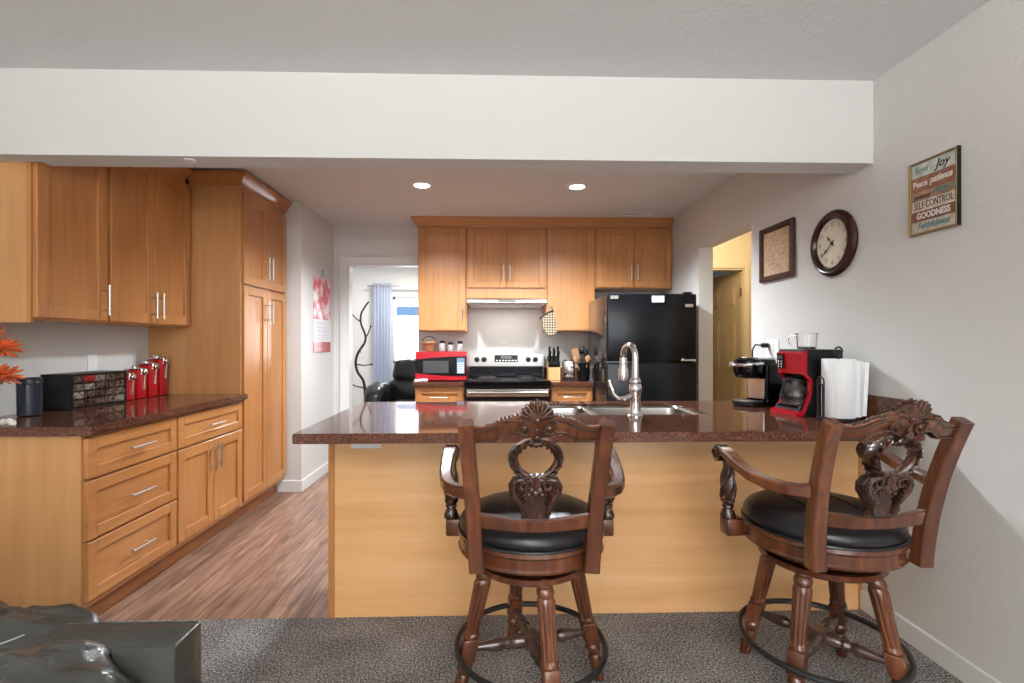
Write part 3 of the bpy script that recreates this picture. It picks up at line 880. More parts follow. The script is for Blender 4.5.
    # --- arms
    for s in (-1, 1):
        path = [(s * .200, -.238, .802), (s * .232, -.225, .800), (s * .262, -.190, .799), (s * .283, -.135, .801), (s * .294, -.065, .808), (s * .298, .0, .822), (s * .298, .05, .838), (s * .297, .09, .850), (s * .296, .12, .852)]
        mb = MB(); mb.sweep_box(path, [.017, .018, .019, .020, .021, .022, .023, .024, .022], [.021, .020, .019, .018, .018, .017, .017, .016, .015], (0, 0, 1), .35)
        ar = mb.build('arm', M['chair'], root); upper.append(ar)
        mb = MB(); c0 = (s * .296, .132, .838)
        mb.tube([(c0[0] - .027, c0[1], c0[2]), (c0[0] - .024, c0[1], c0[2]), (c0[0] + .024, c0[1], c0[2]), (c0[0] + .027, c0[1], c0[2])], [.022, .029, .029, .022], 20)
        for e_ in (-1, 1):
            mb.tube([(c0[0] + e_ * .027, p[0], p[2]) for p in spiral(c0[1], c0[2], .023, .005, 0, 1.6, 24)], .0032, 6)
        for i in range(7):
            a = PI * .95 * i / 6 - .3
            for q in (-1, 0, 1):
                mb.ball((c0[0] + q * .015, c0[1] + .027 * math.cos(a), c0[2] + .027 * math.sin(a)), .0085, (.9, 1, 1), None, 8, 6)
        mb.build('scroll', M['carve'], ar)
        # twisted support
        mb = MB(Matrix.Translation((s * .292, .095, 0)))
        tw = lerp([(.655, .017), (.668, .026), (.69, .030), (.72, .031), (.76, .027), (.80, .021), (.845, .015)])
        mb.lathe([(tw(.845 - .19 * i / 44), .845 - .19 * i / 44) for i in range(45)], 40, mod=lambda a, z: 1 - .24 * abs(math.sin(2.5 * a + z * s * 42)) ** 1.5 * min(1, (z - .655) * 60))
        mb.lathe([(.012, .662), (.020, .656), (.022, .650), (.016, .644), (.022, .632), (.028, .618), (.027, .608), (.015, .606)], 24)
        mb.build('arm_support', M['carve'], ar)
        mb = MB(); mb.box(-.034, .036, -.030, .030, .545, .608, .008, Matrix.Translation((s * .276, .095, 0)), 2)
        mb.build('support_block', M['chair'], ar)
    for o in upper: o.rotation_euler = (0, 0, seat_rot); o.location.z = -.018
    # --- base
    def rad(z): return .150 + (.52 - z) / .52 * .115
    mb = MB(); mb.lathe([(.06, .480), (.19, .484), (.20, .492), (.19, .504), (.06, .505)], 40); sw = mb.build('swivel_plate', M['chair'], root); sw.location.z = -.018
    for q in range(4):
        a = base_rot + q * PI / 2
        mb = MB()
        flute = lambda an, z: 1 - .13 * max(0, math.cos(an * 8)) ** 2 if .245 < z < .412 else 1
        mb.lathe([(.020, .483), (.021, .478), (.027, .474), (.029, .464), (.024, .455), (.028, .448), (.0295, .440), (.028, .431), (.0245, .426), (.0285, .418), (.030, .411), (.0295, .400), (.0275, .34), (.0255, .27), (.0248, .252), (.0245, .246), (.028, .240), (.028, .232), (.022, .228)], 48, mod=flute)
        mb.box(-.026, .026, -.026, .026, .150, .228, .005, None, 2)
        mb.lathe([(.018, .152), (.020, .146), (.026, .138), (.0265, .126), (.020, .114), (.017, .106), (.022, .096), (.0225, .07), (.0195, .02), (.0185, .009)], 24)
        mb.warp(lambda x, y, z: (x + rad(z), y, z)); mb.warp(lambda x, y, z: (x * math.cos(a) - y * math.sin(a), x * math.sin(a) + y * math.cos(a), z))
        mb.build('leg', M['chair'], root)
    for q in range(2):
        a = base_rot + q * PI / 2
        ln = rad(.19) - .02
        prof = [(.011, 0), (.013, .02), (.021, .075), (.023, .09), (.016, .105), (.020, .112), (.024, .122), (.017, .133), (.020, .140), (.023, .146), (.023, ln)]
        mb = MB()
        for s in (0, PI):
            mb.lathe([(r, z - ln) for r, z in prof], 18, Matrix.Translation((0, 0, .188)) @ Matrix.Rotation(a + s, 4, 'Z') @ Matrix.Rotation(-PI / 2, 4, 'Y'))
        if q == 0: mb.box(-.028, .028, -.028, .028, .162, .214, .006, Matrix.Rotation(a, 4, 'Z'))
        mb.build('stretcher', M['spindle'], root)
    mb = MB(); rr = rad(.178) + .036
    ring = [(rr * math.cos(2 * PI * i / 72), rr * math.sin(2 * PI * i / 72), .178) for i in range(72)]
    rgs = []
    for i in range(73):
        t = 2 * PI * i / 72
        rgs.append([((rr + .0105 * math.cos(u)) * math.cos(t), (rr + .0105 * math.cos(u)) * math.sin(t), .178 + .0105 * math.sin(u)) for u in [2 * PI * k_ / 10 for k_ in range(10)]])
    mb.rings(rgs, False)
    mb.build('foot_ring', M['iron'], root)
    return root, upper


g = 'carved walnut swivel bar stools at the peninsula'
stool, ups = make_stool('carved dark walnut swivel bar stool at the middle of the peninsula', (.137, 1.775, .008), math.radians(12), math.radians(-1.5), g)
st2 = copy_thing(stool, (1.18, 1.77, .008), math.radians(28), 'carved dark walnut swivel bar stool beside the right wall, turned slightly toward the room', g)
for ch in st2.children:
    if ch.name.split('.')[0] in ('seat', 'seat_frame', 'back_post', 'lower_rail', 'crest_rail', 'splat', 'arm'):
        ch.rotation_euler = (0, 0, math.radians(3 - 28))

# ================================================================== APPLIANCES
# fridge
k = thing('refrigerator', 'black top-freezer refrigerator between the cabinets and right wall', 'refrigerator', (.915, 3.96, 0))
FW, FH = .725, 1.645
mb = MB(); mb.box(0.004, FW - .004, .065, .79, .03, FH - .005, .008, None, 2); mb.build('body', M['black_side'], k)
mb = MB(); mb.box(0, FW, 0, .06, 1.105, FH, .014, None, 3); fz = mb.build('freezer_door', M['fridge'], k)
mb = MB(); mb.box(0, FW, 0, .06, .10, 1.093, .014, None, 3); fd = mb.build('door', M['fridge'], k)
mb = MB(); mb.box(FW - .13, FW - .01, -.012, .002, 1.106, 1.118, .003); mb.cyl((FW - .115, -.008, 1.11), (FW - .115, -.008, 1.13), .008, seg=10); mb.build('door_hinge', M['steel'], k)
mb = MB(); mb.box(.02, FW - .02, .07, .1, 0.0, .095); mb.build('toe_grille', M['black'], k)
mb = MB(); mb.box(FW - .10, FW - .03, .01, .05, FH + .001, FH + .014, .004); mb.build('top_hinge', M['black'], k)
mb = MB(); mb.box(FW - .095, FW - .03, -.0025, 0, 1.538, 1.562, .001); b_ = mb.build('badge', M['steel'], fz)
tag(MB().box(-.033, .033, -.004, 0, -.014, .014, .002).build('fridge_magnet', M['steel']), 'small grey magnet at the upper left of the fridge', 'magnet', 'magnets on the fridge').location = (.915 + .060, 3.96, 1.615)
tag(MB().box(-.050, .050, -.005, 0, -.028, .028, .006).build('fridge_magnet', M['white']), 'white rounded magnet near the top of the fridge', 'magnet', 'magnets on the fridge').location = (.915 + .41, 3.96, 1.602)
# range
k = thing('range', 'stainless and black electric range under the hood', 'stove', (-.235, 4.42, 0))
RW = .75
mb = MB(); mb.box(.003, RW - .003, .03, .66, .02, .895, .003); mb.build('body', M['black'], k)
mb = MB(); mb.box(0, RW, -.015, .66, .897, .917, .006, None, 2); ck = mb.build('cooktop', M['black_gloss'], k)
for (bx, by, br) in ((.19, .14, .10), (.19, .40, .085), (.56, .14, .085), (.56, .40, .10)):
    mb = MB(Matrix.Translation((bx, by, .9165))); mb.lathe([(br + .012, .001), (br + .014, .005), (br + .004, .006), (br * .8, .002), (.02, .001)], 32, cap=False); bn = mb.build('burner', M['chrome'], k)
    mb = MB(); mb.tube([(bx + (.015 + (br - .02) * i / 70) * math.cos(i * .36), by + (.015 + (br - .02) * i / 70) * math.sin(i * .36), .927) for i in range(71)], .0045, 6); mb.build('coil', M['iron'], bn)
mb = MB(); mb.box(.0, RW, .0, .028, .215, .845, .005); dr = mb.build('oven_door', M['black_gloss'], k)
mb = MB(); mb.box(.0, RW, -.003, .028, .846, .890, .003); mb.build('vent_strip', M['black_gloss'], k)
mb = MB(); mb.box(.01, RW - .01, -.008, .0, .775, .842, .003); mb.build('door_trim', M['stainless'], dr)
mb = MB(); mb.cyl((.03, -.045, .815), (RW - .03, -.045, .815), .012)
for xx in (.06, RW - .06): mb.cyl((xx, -.045, .815), (xx, -.005, .815), .009)
mb.build('door_handle', M['stainless'], dr)
mb = MB(); mb.box(0, RW, 0, .028, .03, .205, .005); mb.build('drawer', M['black_gloss'], k)
mb = MB(); mb.box(.01, RW - .01, .575, .655, .918, 1.035, .004); mb.build('back_riser', M['black_gloss'], k)
mb = MB()
tp = [(.0 + RW * i / 24, 1.135 + .035 * math.sin(PI * i / 24)) for i in range(25)]
mb.prism([(0.0, 1.02), (RW, 1.02)] + tp[::-1], .545, .657, 'xz')
bgd = mb.build('control_panel', M['stainless'], k)
for xx in (.085, .155, RW - .155, RW - .085):
    mb = MB(); mb.lathe([(.026, 0), (.026, .004), (.019, .006), (.017, .024), (.012, .026)], 18, Matrix.Translation((xx, .545, 1.085)) @ Matrix.Rotation(PI / 2, 4, 'X')); mb.box(-.004, .004, -.03, -.02, -.017, .017, .001, Matrix.Translation((xx, .545, 1.085))); mb.build('knob', M['black'], bgd)
mb = MB(); mb.box(.26, RW - .26, .541, .545, 1.06, 1.13, .001); dsp = mb.build('display', M['black_gloss'], bgd)
mb = MB(); mb.box(.32, RW - .32, .539, .541, 1.095, 1.12); mb.build('clock_screen', M['grey_tint'], bgd)
mb = MB()
for i in range(7): mb.box(.275 + .031 * i, .292 + .031 * i, .5395, .541, 1.07, 1.082)
mb.build('buttons', M['steel'], bgd)
# hood
k = thing('range_hood', 'slim white under-cabinet range hood above the range', 'range hood', (-.232, 4.62, 1.61))
mb = MB(); W = .742
mb.prism([(0, .0), (-.005, .012), (-.0, .046), (.06, .062), (.478, .062), (.478, 0)], 0, W, 'yz'); mb.build('body', M['stainless'], k)
mb = MB(); mb.box(.02, W - .02, .02, .45, -.006, -.0005, .002); mb.build('filter', M['white'], k)
d = bpy.data.lights.new('hood_lamp', 'AREA'); d.shape = 'RECTANGLE'; d.size = .5; d.size_y = .08; d.energy = 2.4; d.color = (1, .97, .92)
o = bpy.data.objects.new('hood_lamp', d); COL.objects.link(o); o.location = (.14, 4.80, 1.600)
mb = MB(); mb.box(W / 2 - .08, W / 2 + .08, -.006, -.001, .018, .036, .001); mb.build('switch_panel', M['grey_tint'], k)
# microwave
k = thing('microwave', 'red and black microwave on the back counter left of the range', 'microwave', (-.695, 4.56, CT + .001))
W, H = .46, .272
mb = MB(); mb.box(0, W, .012, .37, .012, H - .004, .006, None, 2); mb.build('body', M['red'], k)
mb = MB(); mb.box(0, W, 0, .012, .05, H - .045, .002); mb.build('door', M['black_gloss'], k)
mb = MB(); mb.prism([(0, H - .072), (0, H - .052)] + [(W * i / 10, H) for i in (0, 10)] + [(W, H - .045)] + [(W * (1 - i / 8), H - .045 - .03 * (i / 8) ** 2) for i in range(1, 8)], -.006, .013, 'xz'); mb.build('top_trim', M['red'], k)
mb = MB(); mb.prism([(0, .012), (W, .012), (W, .045)] + [(W * (1 - i / 8), .045 + .03 * (i / 8) ** 2) for i in range(1, 9)], -.006, .013, 'xz'); mb.build('bottom_trim', M['red'], k)
mb = MB(); mb.box(.07, .30, -.002, .0, .075, H - .085, .001); mb.build('window', M['window_dark'], k)
mb = MB(); mb.box(.375, .445, -.003, .0, .07, H - .06, .001); kp = mb.build('keypad', M['bluekey'], k)
mb = MB()
for r_ in range(5):
    for q in range(3): mb.box(.382 + q * .020, .397 + q * .020, -.005, -.003, .078 + r_ * .02, .090 + r_ * .02)
mb.build('buttons', M['white'], kp)
mb = MB()
for xx in (.04, W - .04):
    for yy in (.05, .32): mb.cyl((xx, yy, 0), (xx, yy, .013), .012)
mb.build('feet', M['black'], k)

mt = CT + .001 + .274
k = thing('small_basket', 'small slatted wooden basket with a handle on top of the microwave', 'basket', (-.60, 4.78, mt))
mb = MB(); mb.lathe([(.040, 0), (.046, .002), (.060, .075), (.066, .085), (.060, .086), (.045, .01)], 28, mod=lambda a, z: 1 + .03 * math.cos(14 * a)); mb.build('body', M['basket'], k)
mb = MB(); mb.tube([(.062 * math.cos(a), 0, .08 + .06 * math.sin(a)) for a in [PI * i / 14 for i in range(15)]], .004, 8); mb.build('handle', M['iron'], k)
mb = MB(); mb.lathe([(.0665, .070), (.069, .072), (.069, .088), (.0665, .09)], 28, cap=False); mb.build('rim', M['spoonwood'], k)
jars = [(-.475, .030, .075, 'clear glass spice jar with a black lid on the microwave, nearest the basket'), (-.395, .027, .06, 'second clear spice jar from the basket on the microwave'), (-.305, .030, .07, 'clear spice jar at the right end of the microwave top')]
for (jx, jr, jh, lab) in jars:
    k = thing('spice_jar', lab, 'jar', (jx, 4.78, mt), 0, 'spice jars on the microwave')
    mb = MB(); mb.lathe([(jr * .9, 0), (jr, .006), (jr, jh * .75), (jr * .75, jh * .9), (jr * .75, jh)], 18); mb.build('body', M['jar'], k)
    mb = MB(); mb.lathe([(jr * .85, jh), (jr * .85, jh + .022), (jr * .6, jh + .024)], 18); mb.build('lid', M['black'], k)
k = MB(); k.tube([(0, 0, .014), (.03, .03, .014), (.10, .07, .014)], .013, 12)
tag(k.build('paper_roll', M['paper']), 'white rolled paper lying on the corner of the counter by the microwave', 'paper').location = (-.70, 4.46, CT + .001)
bpy.data.objects['paper_roll'].location = (-.685, 4.462, CT + .0)

# knife block
k = thing('knife_block', 'light wood knife block with black knives on the back counter right of the range', 'knife block', (.60, 4.70, CT + .001), 0)
k.location.x = .588
mb = MB(); mb.prism([(0, 0), (.14, 0), (.14, .19), (.0, .115)], -.055, .055, 'yz'); mb.build('body', M['lightwood'], k)
mb = MB(); mb.prism([(.004, .1195), (.139, .1915), (.125, .225), (-.01, .153)], -.054, .054, 'yz'); mb.build('top_slots', M['black'], k)
for i in range(6):
    xx = -.04 + .04 * (i % 3); yy = .03 if i < 3 else .09
    zz = .17 + (yy - .01) * .5
    mb = MB(); mb.sweep_box([(xx, yy, zz), (xx, yy - .025, zz + .05), (xx, yy - .045, zz + .09 + .012 * (i % 2))], [.009, .008, .010], [.012, .011, .013], (0, 1, 0), .4); mb.build('knife_handle', M['black'], k)
# toaster
k = thing('toaster', 'small stainless two-slot toaster beside the knife block', 'toaster', (.716, 4.66, CT + .001), math.radians(-8))
mb = MB(); mb.box(-.060, .060, 0, .26, .012, .185, .020, None, 4); mb.build('body', M['stainless'], k)
mb = MB(); mb.box(-.057, .057, .006, .254, 0, .02, .004); mb.build('base', M['black'], k)
mb = MB(); mb.box(-.045, -.02, .04, .22, .184, .187); mb.box(.02, .045, .04, .22, .184, .187); mb.build('slots', M['black'], k)
mb = MB(); mb.lathe([(.02, 0), (.018, .016), (.01, .018)], 18, Matrix.Translation((-.035, .0, .06)) @ Matrix.Rotation(PI / 2, 4, 'X')); mb.build('knob', M['black'], k)
mb = MB(); mb.box(.028, .034, -.002, .0, .06, .16); mb.box(.018, .044, -.022, -.002, .118, .132, .003); mb.build('lever', M['black'], k)
mb = MB()
for i in range(3): mb.ball((-.04, -.001, .10 + .022 * i), .006, seg=8, rg=6)
mb.build('buttons', M['black'], k)
# utensil crock
k = thing('utensil_crock', 'dark ceramic crock beside the fridge holding cooking utensils', 'crock', (.850, 4.63, CT + .001))
CRX, CRY = .850, 4.63
mb = MB(); mb.lathe([(.046, 0), (.055, .005), (.059, .08), (.056, .15), (.059, .158), (.055, .16), (.052, .15), (.052, .012), (.0, .010)], 30); mb.build('body', M['black_gloss'], k)
def utensil(label, dx, dy, tx, tz, kind, m):
    u = thing('cooking_utensil', label, 'utensil', (CRX + dx * .4, CRY + dy * .4, CT + .014), 0, 'utensils in the dark crock')
    mb = MB(); mb.tube([(0, 0, 0), (tx * .7, dy * .5, tz * .72)], .006, 8); mb.build('handle', m, u)
    mb = MB()
    Rm = Matrix.Translation((tx, dy * .7, tz)) @ Matrix.Rotation(math.atan2(tx, tz), 4, 'Y')
    if kind == 'spoon': mb.ball((0, 0, 0), .027, (.9, .3, 1.25), None, 14, 10); mb.M = Matrix.Identity(4)
    elif kind == 'spatula': mb.box(-.033, .033, -.004, .004, -.05, .05, .003)
    elif kind == 'ladle': mb.ball((0, 0, 0), .04, (1, .7, .9), None, 14, 10)
    for v in mb.bm.verts: v.co = Rm @ v.co
    mb.build('head', m, u)
utensil('slotted wooden spatula leaning left out of the dark crock', -.05, -.01, -.055, .235, 'spatula', M['spoonwood'])
utensil('wooden spoon leaning left out of the dark crock below the spatula', -.04, -.04, -.062, .180, 'spoon', M['spoonwood'])
utensil('black ladle at the back of the dark crock', 0, .05, .0, .265, 'ladle', M['black'])
utensil('black spoon leaning right out of the dark crock', .03, .01, .016, .25, 'spoon', M['black'])
utensil('reddish wooden spoon leaning forward out of the dark crock', .02, -.06, .02, .19, 'spoon', M['spoonwood'])
# oven mitt
k = thing('oven_mitt', 'checked oven mitt hanging from the cabinet handle right of the hood', 'oven mitt', (.545, 4.705, 1.325), math.radians(0))
mb = MB()
out = [(-.085, .165), (-.02, .20), (.03, .225), (.045, .17), (.062, .10), (.070, .04), (.05, .0), (.01, -.012), (-.03, .0), (-.055, .05), (-.07, .09)]
Rm = Matrix.Identity(4)
mb.prism(out, -.012, .012, 'xz', Rm)
bmesh.ops.bevel(mb.bm, geom=list(mb.bm.edges), offset=.006, segments=2, affect='EDGES')
mb.build('body', M['mitt'], k)
mb = MB(); mb.tube([(-.10, 0, .150), (-.02, 0, .205), (.034, 0, .232)], .010, 8, 1.4); mb.build('cuff_binding', M['black'], k)
mb = MB(); mb.tube([(.028, 0, .235), (.018, -.006, .262), (.008, .0, .275), (.0, 0.004, .265), (.02, 0, .228)], .003, 6); mb.build('loop', M['black'], k)

# ================================================================== COFFEE CORNER
# single-serve coffee maker
k = thing('coffee_maker', 'black single-serve coffee maker with a silver handle beside the hallway passage', 'coffee maker', (1.515, 2.80, CT + .001), math.radians(-68))
# local: front toward -y
mb = MB(); mb.box(-.075, .075, -.02, .13, .0, .235, .022, None, 3); mb.build('body', M['black_gloss'], k)
mb = MB(); mb.lathe([(.072, .0), (.08, .006), (.08, .024), (.07, .03)], 28, Matrix.Translation((0, -.085, 0))); mb.box(-.06, .06, -.085, .02, .0, .03, .006); mb.build('drip_tray', M['black'], k)
mb = MB(Matrix.Translation((0, -.085, 0)) ); mb.lathe([(.045, .152), (.062, .158), (.075, .185), (.078, .225), (.070, .255), (.05, .268), (.0, .272)], 28); mb.box(-.07, .07, .02, .15, .21, .262, .02, None, 2); mb.build('brew_head', M['black_gloss'], k)
mb = MB(); mb.tube([(-.075, -.06, .235), (-.082, -.13, .232), (-.05, -.175, .228), (0, -.185, .227), (.05, -.175, .228), (.082, -.13, .232), (.075, -.06, .235)], .009, 10); mb.build('lift_handle', M['chrome'], k)
mb = MB(); mb.box(-.055, .055, -.027, -.018, .035, .15, .003); mb.build('back_plate', M['steel'], k)
# outlet plug
k = thing('power_plug', 'black plug and cord in the wall outlet behind the coffee makers', 'plug', (XR - .010, 3.07, 1.235))
mb = MB(); mb.box(-.040, 0, -.016, .016, -.014, .014, .005); mb.build('plug_body', M['black'], k)
mb = MB(); mb.tube([(-.038, 0, 0), (-.08, .0, .005), (-.105, -.01, -.03), (-.11, -.02, -.10), (-.11, -.03, -.2), (-.11, -.03, -.33)], .005, 8); mb.build('cord', M['black'], k)
# red drip coffee maker
RZ = math.radians(-84)
k = thing('coffee_maker', 'red and black drip coffee maker with a glass carafe', 'coffee maker', (1.572, 2.424, CT + .001), RZ)
H = .318
mb = MB(); mb.prism([(.10, 0), (.10, H), (-.105, H), (-.112, H - .02), (-.102, H - .115), (-.05, H - .125), (-.03, .06), (-.12, .045), (-.135, .02), (-.135, 0)], -.085, .085, 'yz')
mb.build('body', M['black'], k)
mb = MB(); mb.prism([(-.10, H - .004), (-.121, H - .02), (-.112, H - .118), (-.088, H - .118), (-.088, H - .004)], -.086, .086, 'yz'); mb.build('top_fascia', M['red'], k)
for s in (-1, 1):
    mb = MB(); mb.prism([(-.112, H - .119), (-.080, .17), (-.085, .10), (-.115, .03), (-.152, .016), (-.152, .0), (-.112, 0), (-.070, .10), (-.065, .17), (-.094, H - .119)], s * .086 - .007, s * .086 + .007, 'yz'); mb.build('side_trim', M['red'], k)
    mb = MB(); mb.prism([(-.094, H - .119), (-.065, .17), (-.070, .10), (-.112, .0), (-.01, .0), (-.01, H - .119)], s * .086 - .006, s * .086 + .005, 'yz'); mb.build('side_panel', M['black'], k)
mb = MB(); mb.prism([(-.152, 0), (-.152, .016), (-.125, .028), (-.12, 0)], -.079, .079, 'yz'); mb.build('base_trim', M['red'], k)
mb = MB(); mb.box(-.078, -.030, -.126, -.119, H - .095, H - .022, .002); cp = mb.build('control_panel', M['black_gloss'], k)
mb = MB(); mb.box(-.071, -.037, -.128, -.126, H - .048, H - .030); mb.build('screen', M['grey_tint'], cp)
mb = MB()
for i in range(3):
    for q in range(2): mb.ball((-.064 + q * .020, -.126, H - .06 - i * .013), .005, (1, .6, 1), None, 8, 6)
mb.build('buttons', M['steel'], cp)
mb = MB(Matrix.Translation((0, -.085, .046))); mb.lathe([(.052, 0), (.062, .006), (.066, .04), (.060, .075), (.045, .105), (.044, .115)], 30)
cf = mb.build('carafe', M['darkglass'], k)
mb = MB(Matrix.Translation((0, -.085, .046))); mb.lathe([(.046, .112), (.050, .115), (.048, .128), (.03, .134)], 26); mb.lathe([(.067, .03), (.068, .034), (.068, .042), (.067, .046)], 30, cap=False); mb.build('carafe_lid', M['black'], cf)
mb = MB(); mb.tube([(0.02, -.128, .165), (.03, -.165, .16), (.03, -.172, .12), (.025, -.15, .08)], .008, 10); mb.build('carafe_handle', M['black'], cf)
mb = MB(); mb.box(-.07, .07, -.128, -.06, .034, .046, .003); mb.build('warming_plate', M['black_gloss'], k)
# measuring cup on top
k = thing('measuring_cup', 'clear glass measuring cup standing on the red coffee maker', 'measuring cup', (1.562, 2.44, CT + .001 + .3195), math.radians(160))
mb = MB(); mb.lathe([(.036, .0), (.042, .003), (.047, .072), (.051, .078), (.048, .078), (.043, .072), (.038, .008), (.0, .006)], 32); mb.build('body', M['glass'], k)
mb = MB(); mb.tube([(.046, 0, .068), (.07, 0, .068), (.084, 0, .055), (.082, 0, .03), (.075, 0, .018)], .006, 10); mb.build('handle', M['glass'], k)
mb = MB(); mb.lathe([(.0372, .003), (.0385, .0045), (.0385, .010), (.0372, .012)], 32); mb.build('base_ring', M['darkglass'], k)
# paper towel
TX, TY = 1.585, 2.245
k = thing('paper_towel_holder', 'black wire paper towel holder beside the red coffee maker', 'towel holder', (TX, TY, CT + .001))
mb = MB(); mb.lathe([(.0, 0), (.082, .001), (.084, .005), (.08, .009), (.0, .010)], 32); mb.build('base', M['iron'], k)
mb = MB(); mb.cyl((0, 0, .008), (0, 0, .295), .0055); mb.tube([(.018 * math.cos(a) , 0, .312 + .018 * math.sin(a)) for a in [-PI / 2 + 2 * PI * i / 20 for i in range(21)]], .004, 8); mb.build('rod', M['iron'], k)
for (rr_, hh_, off) in ((.024, .195, 0), (.015, .165, .0)):
    mb = MB(); bx, by = -.092, -.012
    pts = [(bx, by - rr_, .004)] + [(bx, by - rr_ * math.cos(PI * i / 12), hh_ - rr_ + rr_ * math.sin(PI * i / 12)) for i in range(13)] + [(bx, by + rr_, .004)]
    mb.tube(pts, .0035, 8); mb.build('wire_arm', M['iron'], k)
k = thing('paper_towel_roll', 'white paper towel roll standing on the black wire holder', 'paper towels', (TX, TY, CT + .012))
mb = MB(); mb.lathe([(.02, 0), (.065, .0), (.067, .003), (.067, .262), (.065, .265), (.02, .265), (.02, 0)], 40, cap=False); mb.build('roll', M['paper'], k)
mb = MB(); rg = []
for i in range(9):
    f = i / 8; a = math.radians(-75 + 55 * f)
    px_, py_ = (.0685 * math.cos(a), .0685 * math.sin(a)) if f < .5 else (.0685 * math.cos(math.radians(-47)) + (f - .5) * .085, .0685 * math.sin(math.radians(-47)) - .006 + .012 * math.sin(f * 9))
    rg.append([(px_, py_, .004 + .006 * f), (px_ + .0015, py_ - .0015, .004 + .006 * f), (px_ + .0015 + .014 * f * f, py_ - .0015, .262 - .012 * f * f), (px_ + .014 * f * f, py_, .262 - .012 * f * f)])
mb.rings(rg, True); mb.build('loose_sheet', M['paper'], k)

# ================================================================== WALL HANGINGS (right wall)
def wall_axes(y, z, off=0.0):   # right wall: u runs toward the camera (-y), v up, n into the room (-x)
    return axes((XR - off, y, z), (0, -1, 0), (0, 0, 1), (-1, 0, 0))


# clock
k = thing('wall_clock', 'round wall clock with a mahogany rim and numerals on the right wall', 'clock', (XR, 2.475, 1.752))
A = axes((0, 0, 0), (0, -1, 0), (0, 0, 1), (-1, 0, 0))
mb = MB(A); mb.lathe([(.155, 0.001), (.166, .004), (.167, .014), (.158, .025), (.148, .030), (.142, .028), (.136, .032), (.128, .032), (.122, .024), (.120, .013)], 64, cap=False); mb.lathe([(.0, .0015), (.158, .0015), (.158, .003)], 64, cap=False); mb.build('rim', M['clock_rim'], k)
mb = MB(A); mb.lathe([(.0, .010), (.125, .010), (.125, .0135), (.0, .0137)], 64, cap=False); mb.build('face', M['clockface'], k)
for n_ in range(1, 13):
    a = PI / 2 - 2 * PI * n_ / 12
    text(str(n_), .032, M['inkdark'], A @ Matrix.Translation((.096 * math.cos(a), .096 * math.sin(a), .0147)), k, 'numeral', 'CENTER')
def hand(ang, L, w, zz):
    a = PI / 2 - math.radians(ang)
    mb = MB(A @ Matrix.Translation((0, 0, zz)) @ Matrix.Rotation(a, 4, 'Z'))
    mb.prism([(-.022, -w * .5), (L * .45, -w * .35), (L * .62, -w * 1.3), (L * .75, -w * .5), (L, 0), (L * .75, w * .5), (L * .62, w * 1.3), (L * .45, w * .35), (-.022, w * .5)], 0, .0012, 'xy')
    mb.build('hand', M['blacktext'], k, 0)
hand(317, .058, .006, .0165); hand(232, .092, .005, .019)
mb = MB(A); mb.lathe([(.007, .0145), (.007, .021), (.004, .022)], 14); mb.build('hub', M['blacktext'], k)
# framed print
k = thing('framed_print', 'tan printed picture in a dark brown frame beside the passage', 'picture', (XR, 2.976, 1.80))
w2, h2 = .178, .168
mb = MB(A)
for (a_, b_, c_, d_) in ((-w2, -w2 + .034, -h2, h2), (w2 - .034, w2, -h2, h2), (-w2 + .034, w2 - .034, -h2, -h2 + .034), (-w2 + .034, w2 - .034, h2 - .034, h2)):
    mb.box(a_, b_, c_, d_, .001, .024, .005)
mb.build('frame', M['frame'], k)
mb = MB(A); mb.box(-w2 + .03, w2 - .03, -h2 + .03, h2 - .03, .002, .010); pr = mb.build('print', M['print'], k)
for mi, off in (('ink', 0), ('inkdark', 1)):
    mb = MB(A)
    for r_ in range(11):
        xx = -w2 + .05 + random.random() * .03
        while xx < w2 - .06:
            ln = .008 + random.random() * .03
            if (r_ + int(xx * 90)) % 2 == off and xx + ln < w2 - .045: 
                zz = h2 - .055 - r_ * .0225
                for q in range(int(ln / .006)):
                    mb.box(xx + q * .006, xx + q * .006 + .003, zz, zz + .006 + .007 * random.random(), .010, .0105)
            xx += ln + .008
    mb.build('printed_lines', M[mi], pr, 0)
# plank sign
k = thing('plank_sign', 'framed sign of painted planks with words of virtue on the right wall', 'sign', (XR, 1.905, 1.832))
w2, h2 = .107, .147
mb = MB(A)
for (a_, b_, c_, d_) in ((-w2, -w2 + .008, -h2, h2), (w2 - .008, w2, -h2, h2), (-w2 + .008, w2 - .008, -h2, -h2 + .008), (-w2 + .008, w2 - .008, h2 - .008, h2)):
    mb.box(a_, b_, c_, d_, .001, .016, .002)
mb.build('frame', M['gold'], k)
mb = MB(A); mb.box(w2 + .0002, w2 + .003, -h2, h2, .001, .016); mb.build('frame_edge', M['black'], k)
rows = [(.060, (0.48, 0.52, 0.47)), (.062, (0.27, 0.115, 0.075)), (.042, (0.34, 0.20, 0.13)), (.048, (0.60, 0.50, 0.43)), (.044, (0.19, 0.075, 0.055)), (.050, (.5, .44, .36))]
zz = h2 - .008
tot = 2 * h2 - .016; ssum = sum(r_[0] for r_ in rows)
cent = []
for i, (rh, colr) in enumerate(rows):
    hgt = rh * tot / ssum
    mb = MB(A); mb.box(-w2 + .008, w2 - .008, zz - hgt + .0005, zz - .0005, .003, .009, .0008)
    mb.build('plank', mat('painted_plank_' + 'abcdef'[i], colr, .75, vary=.3, vscale=40), k)
    cent.append((zz - hgt / 2, hgt)); zz -= hgt
def sgn(s_, row, u, size, m_, **kw):
    text(s_, size, M[m_], A @ Matrix.Translation((u, cent[row][0] + kw.pop('dv', 0), .0095)), k, 'lettering', kw.pop('align', 'CENTER'), **kw)
sgn('Love', 0, -.050, .036, 'tealtext', width=.8); sgn('Joy', 0, .040, .046, 'blacktext', shear=.35, bold=.0006)
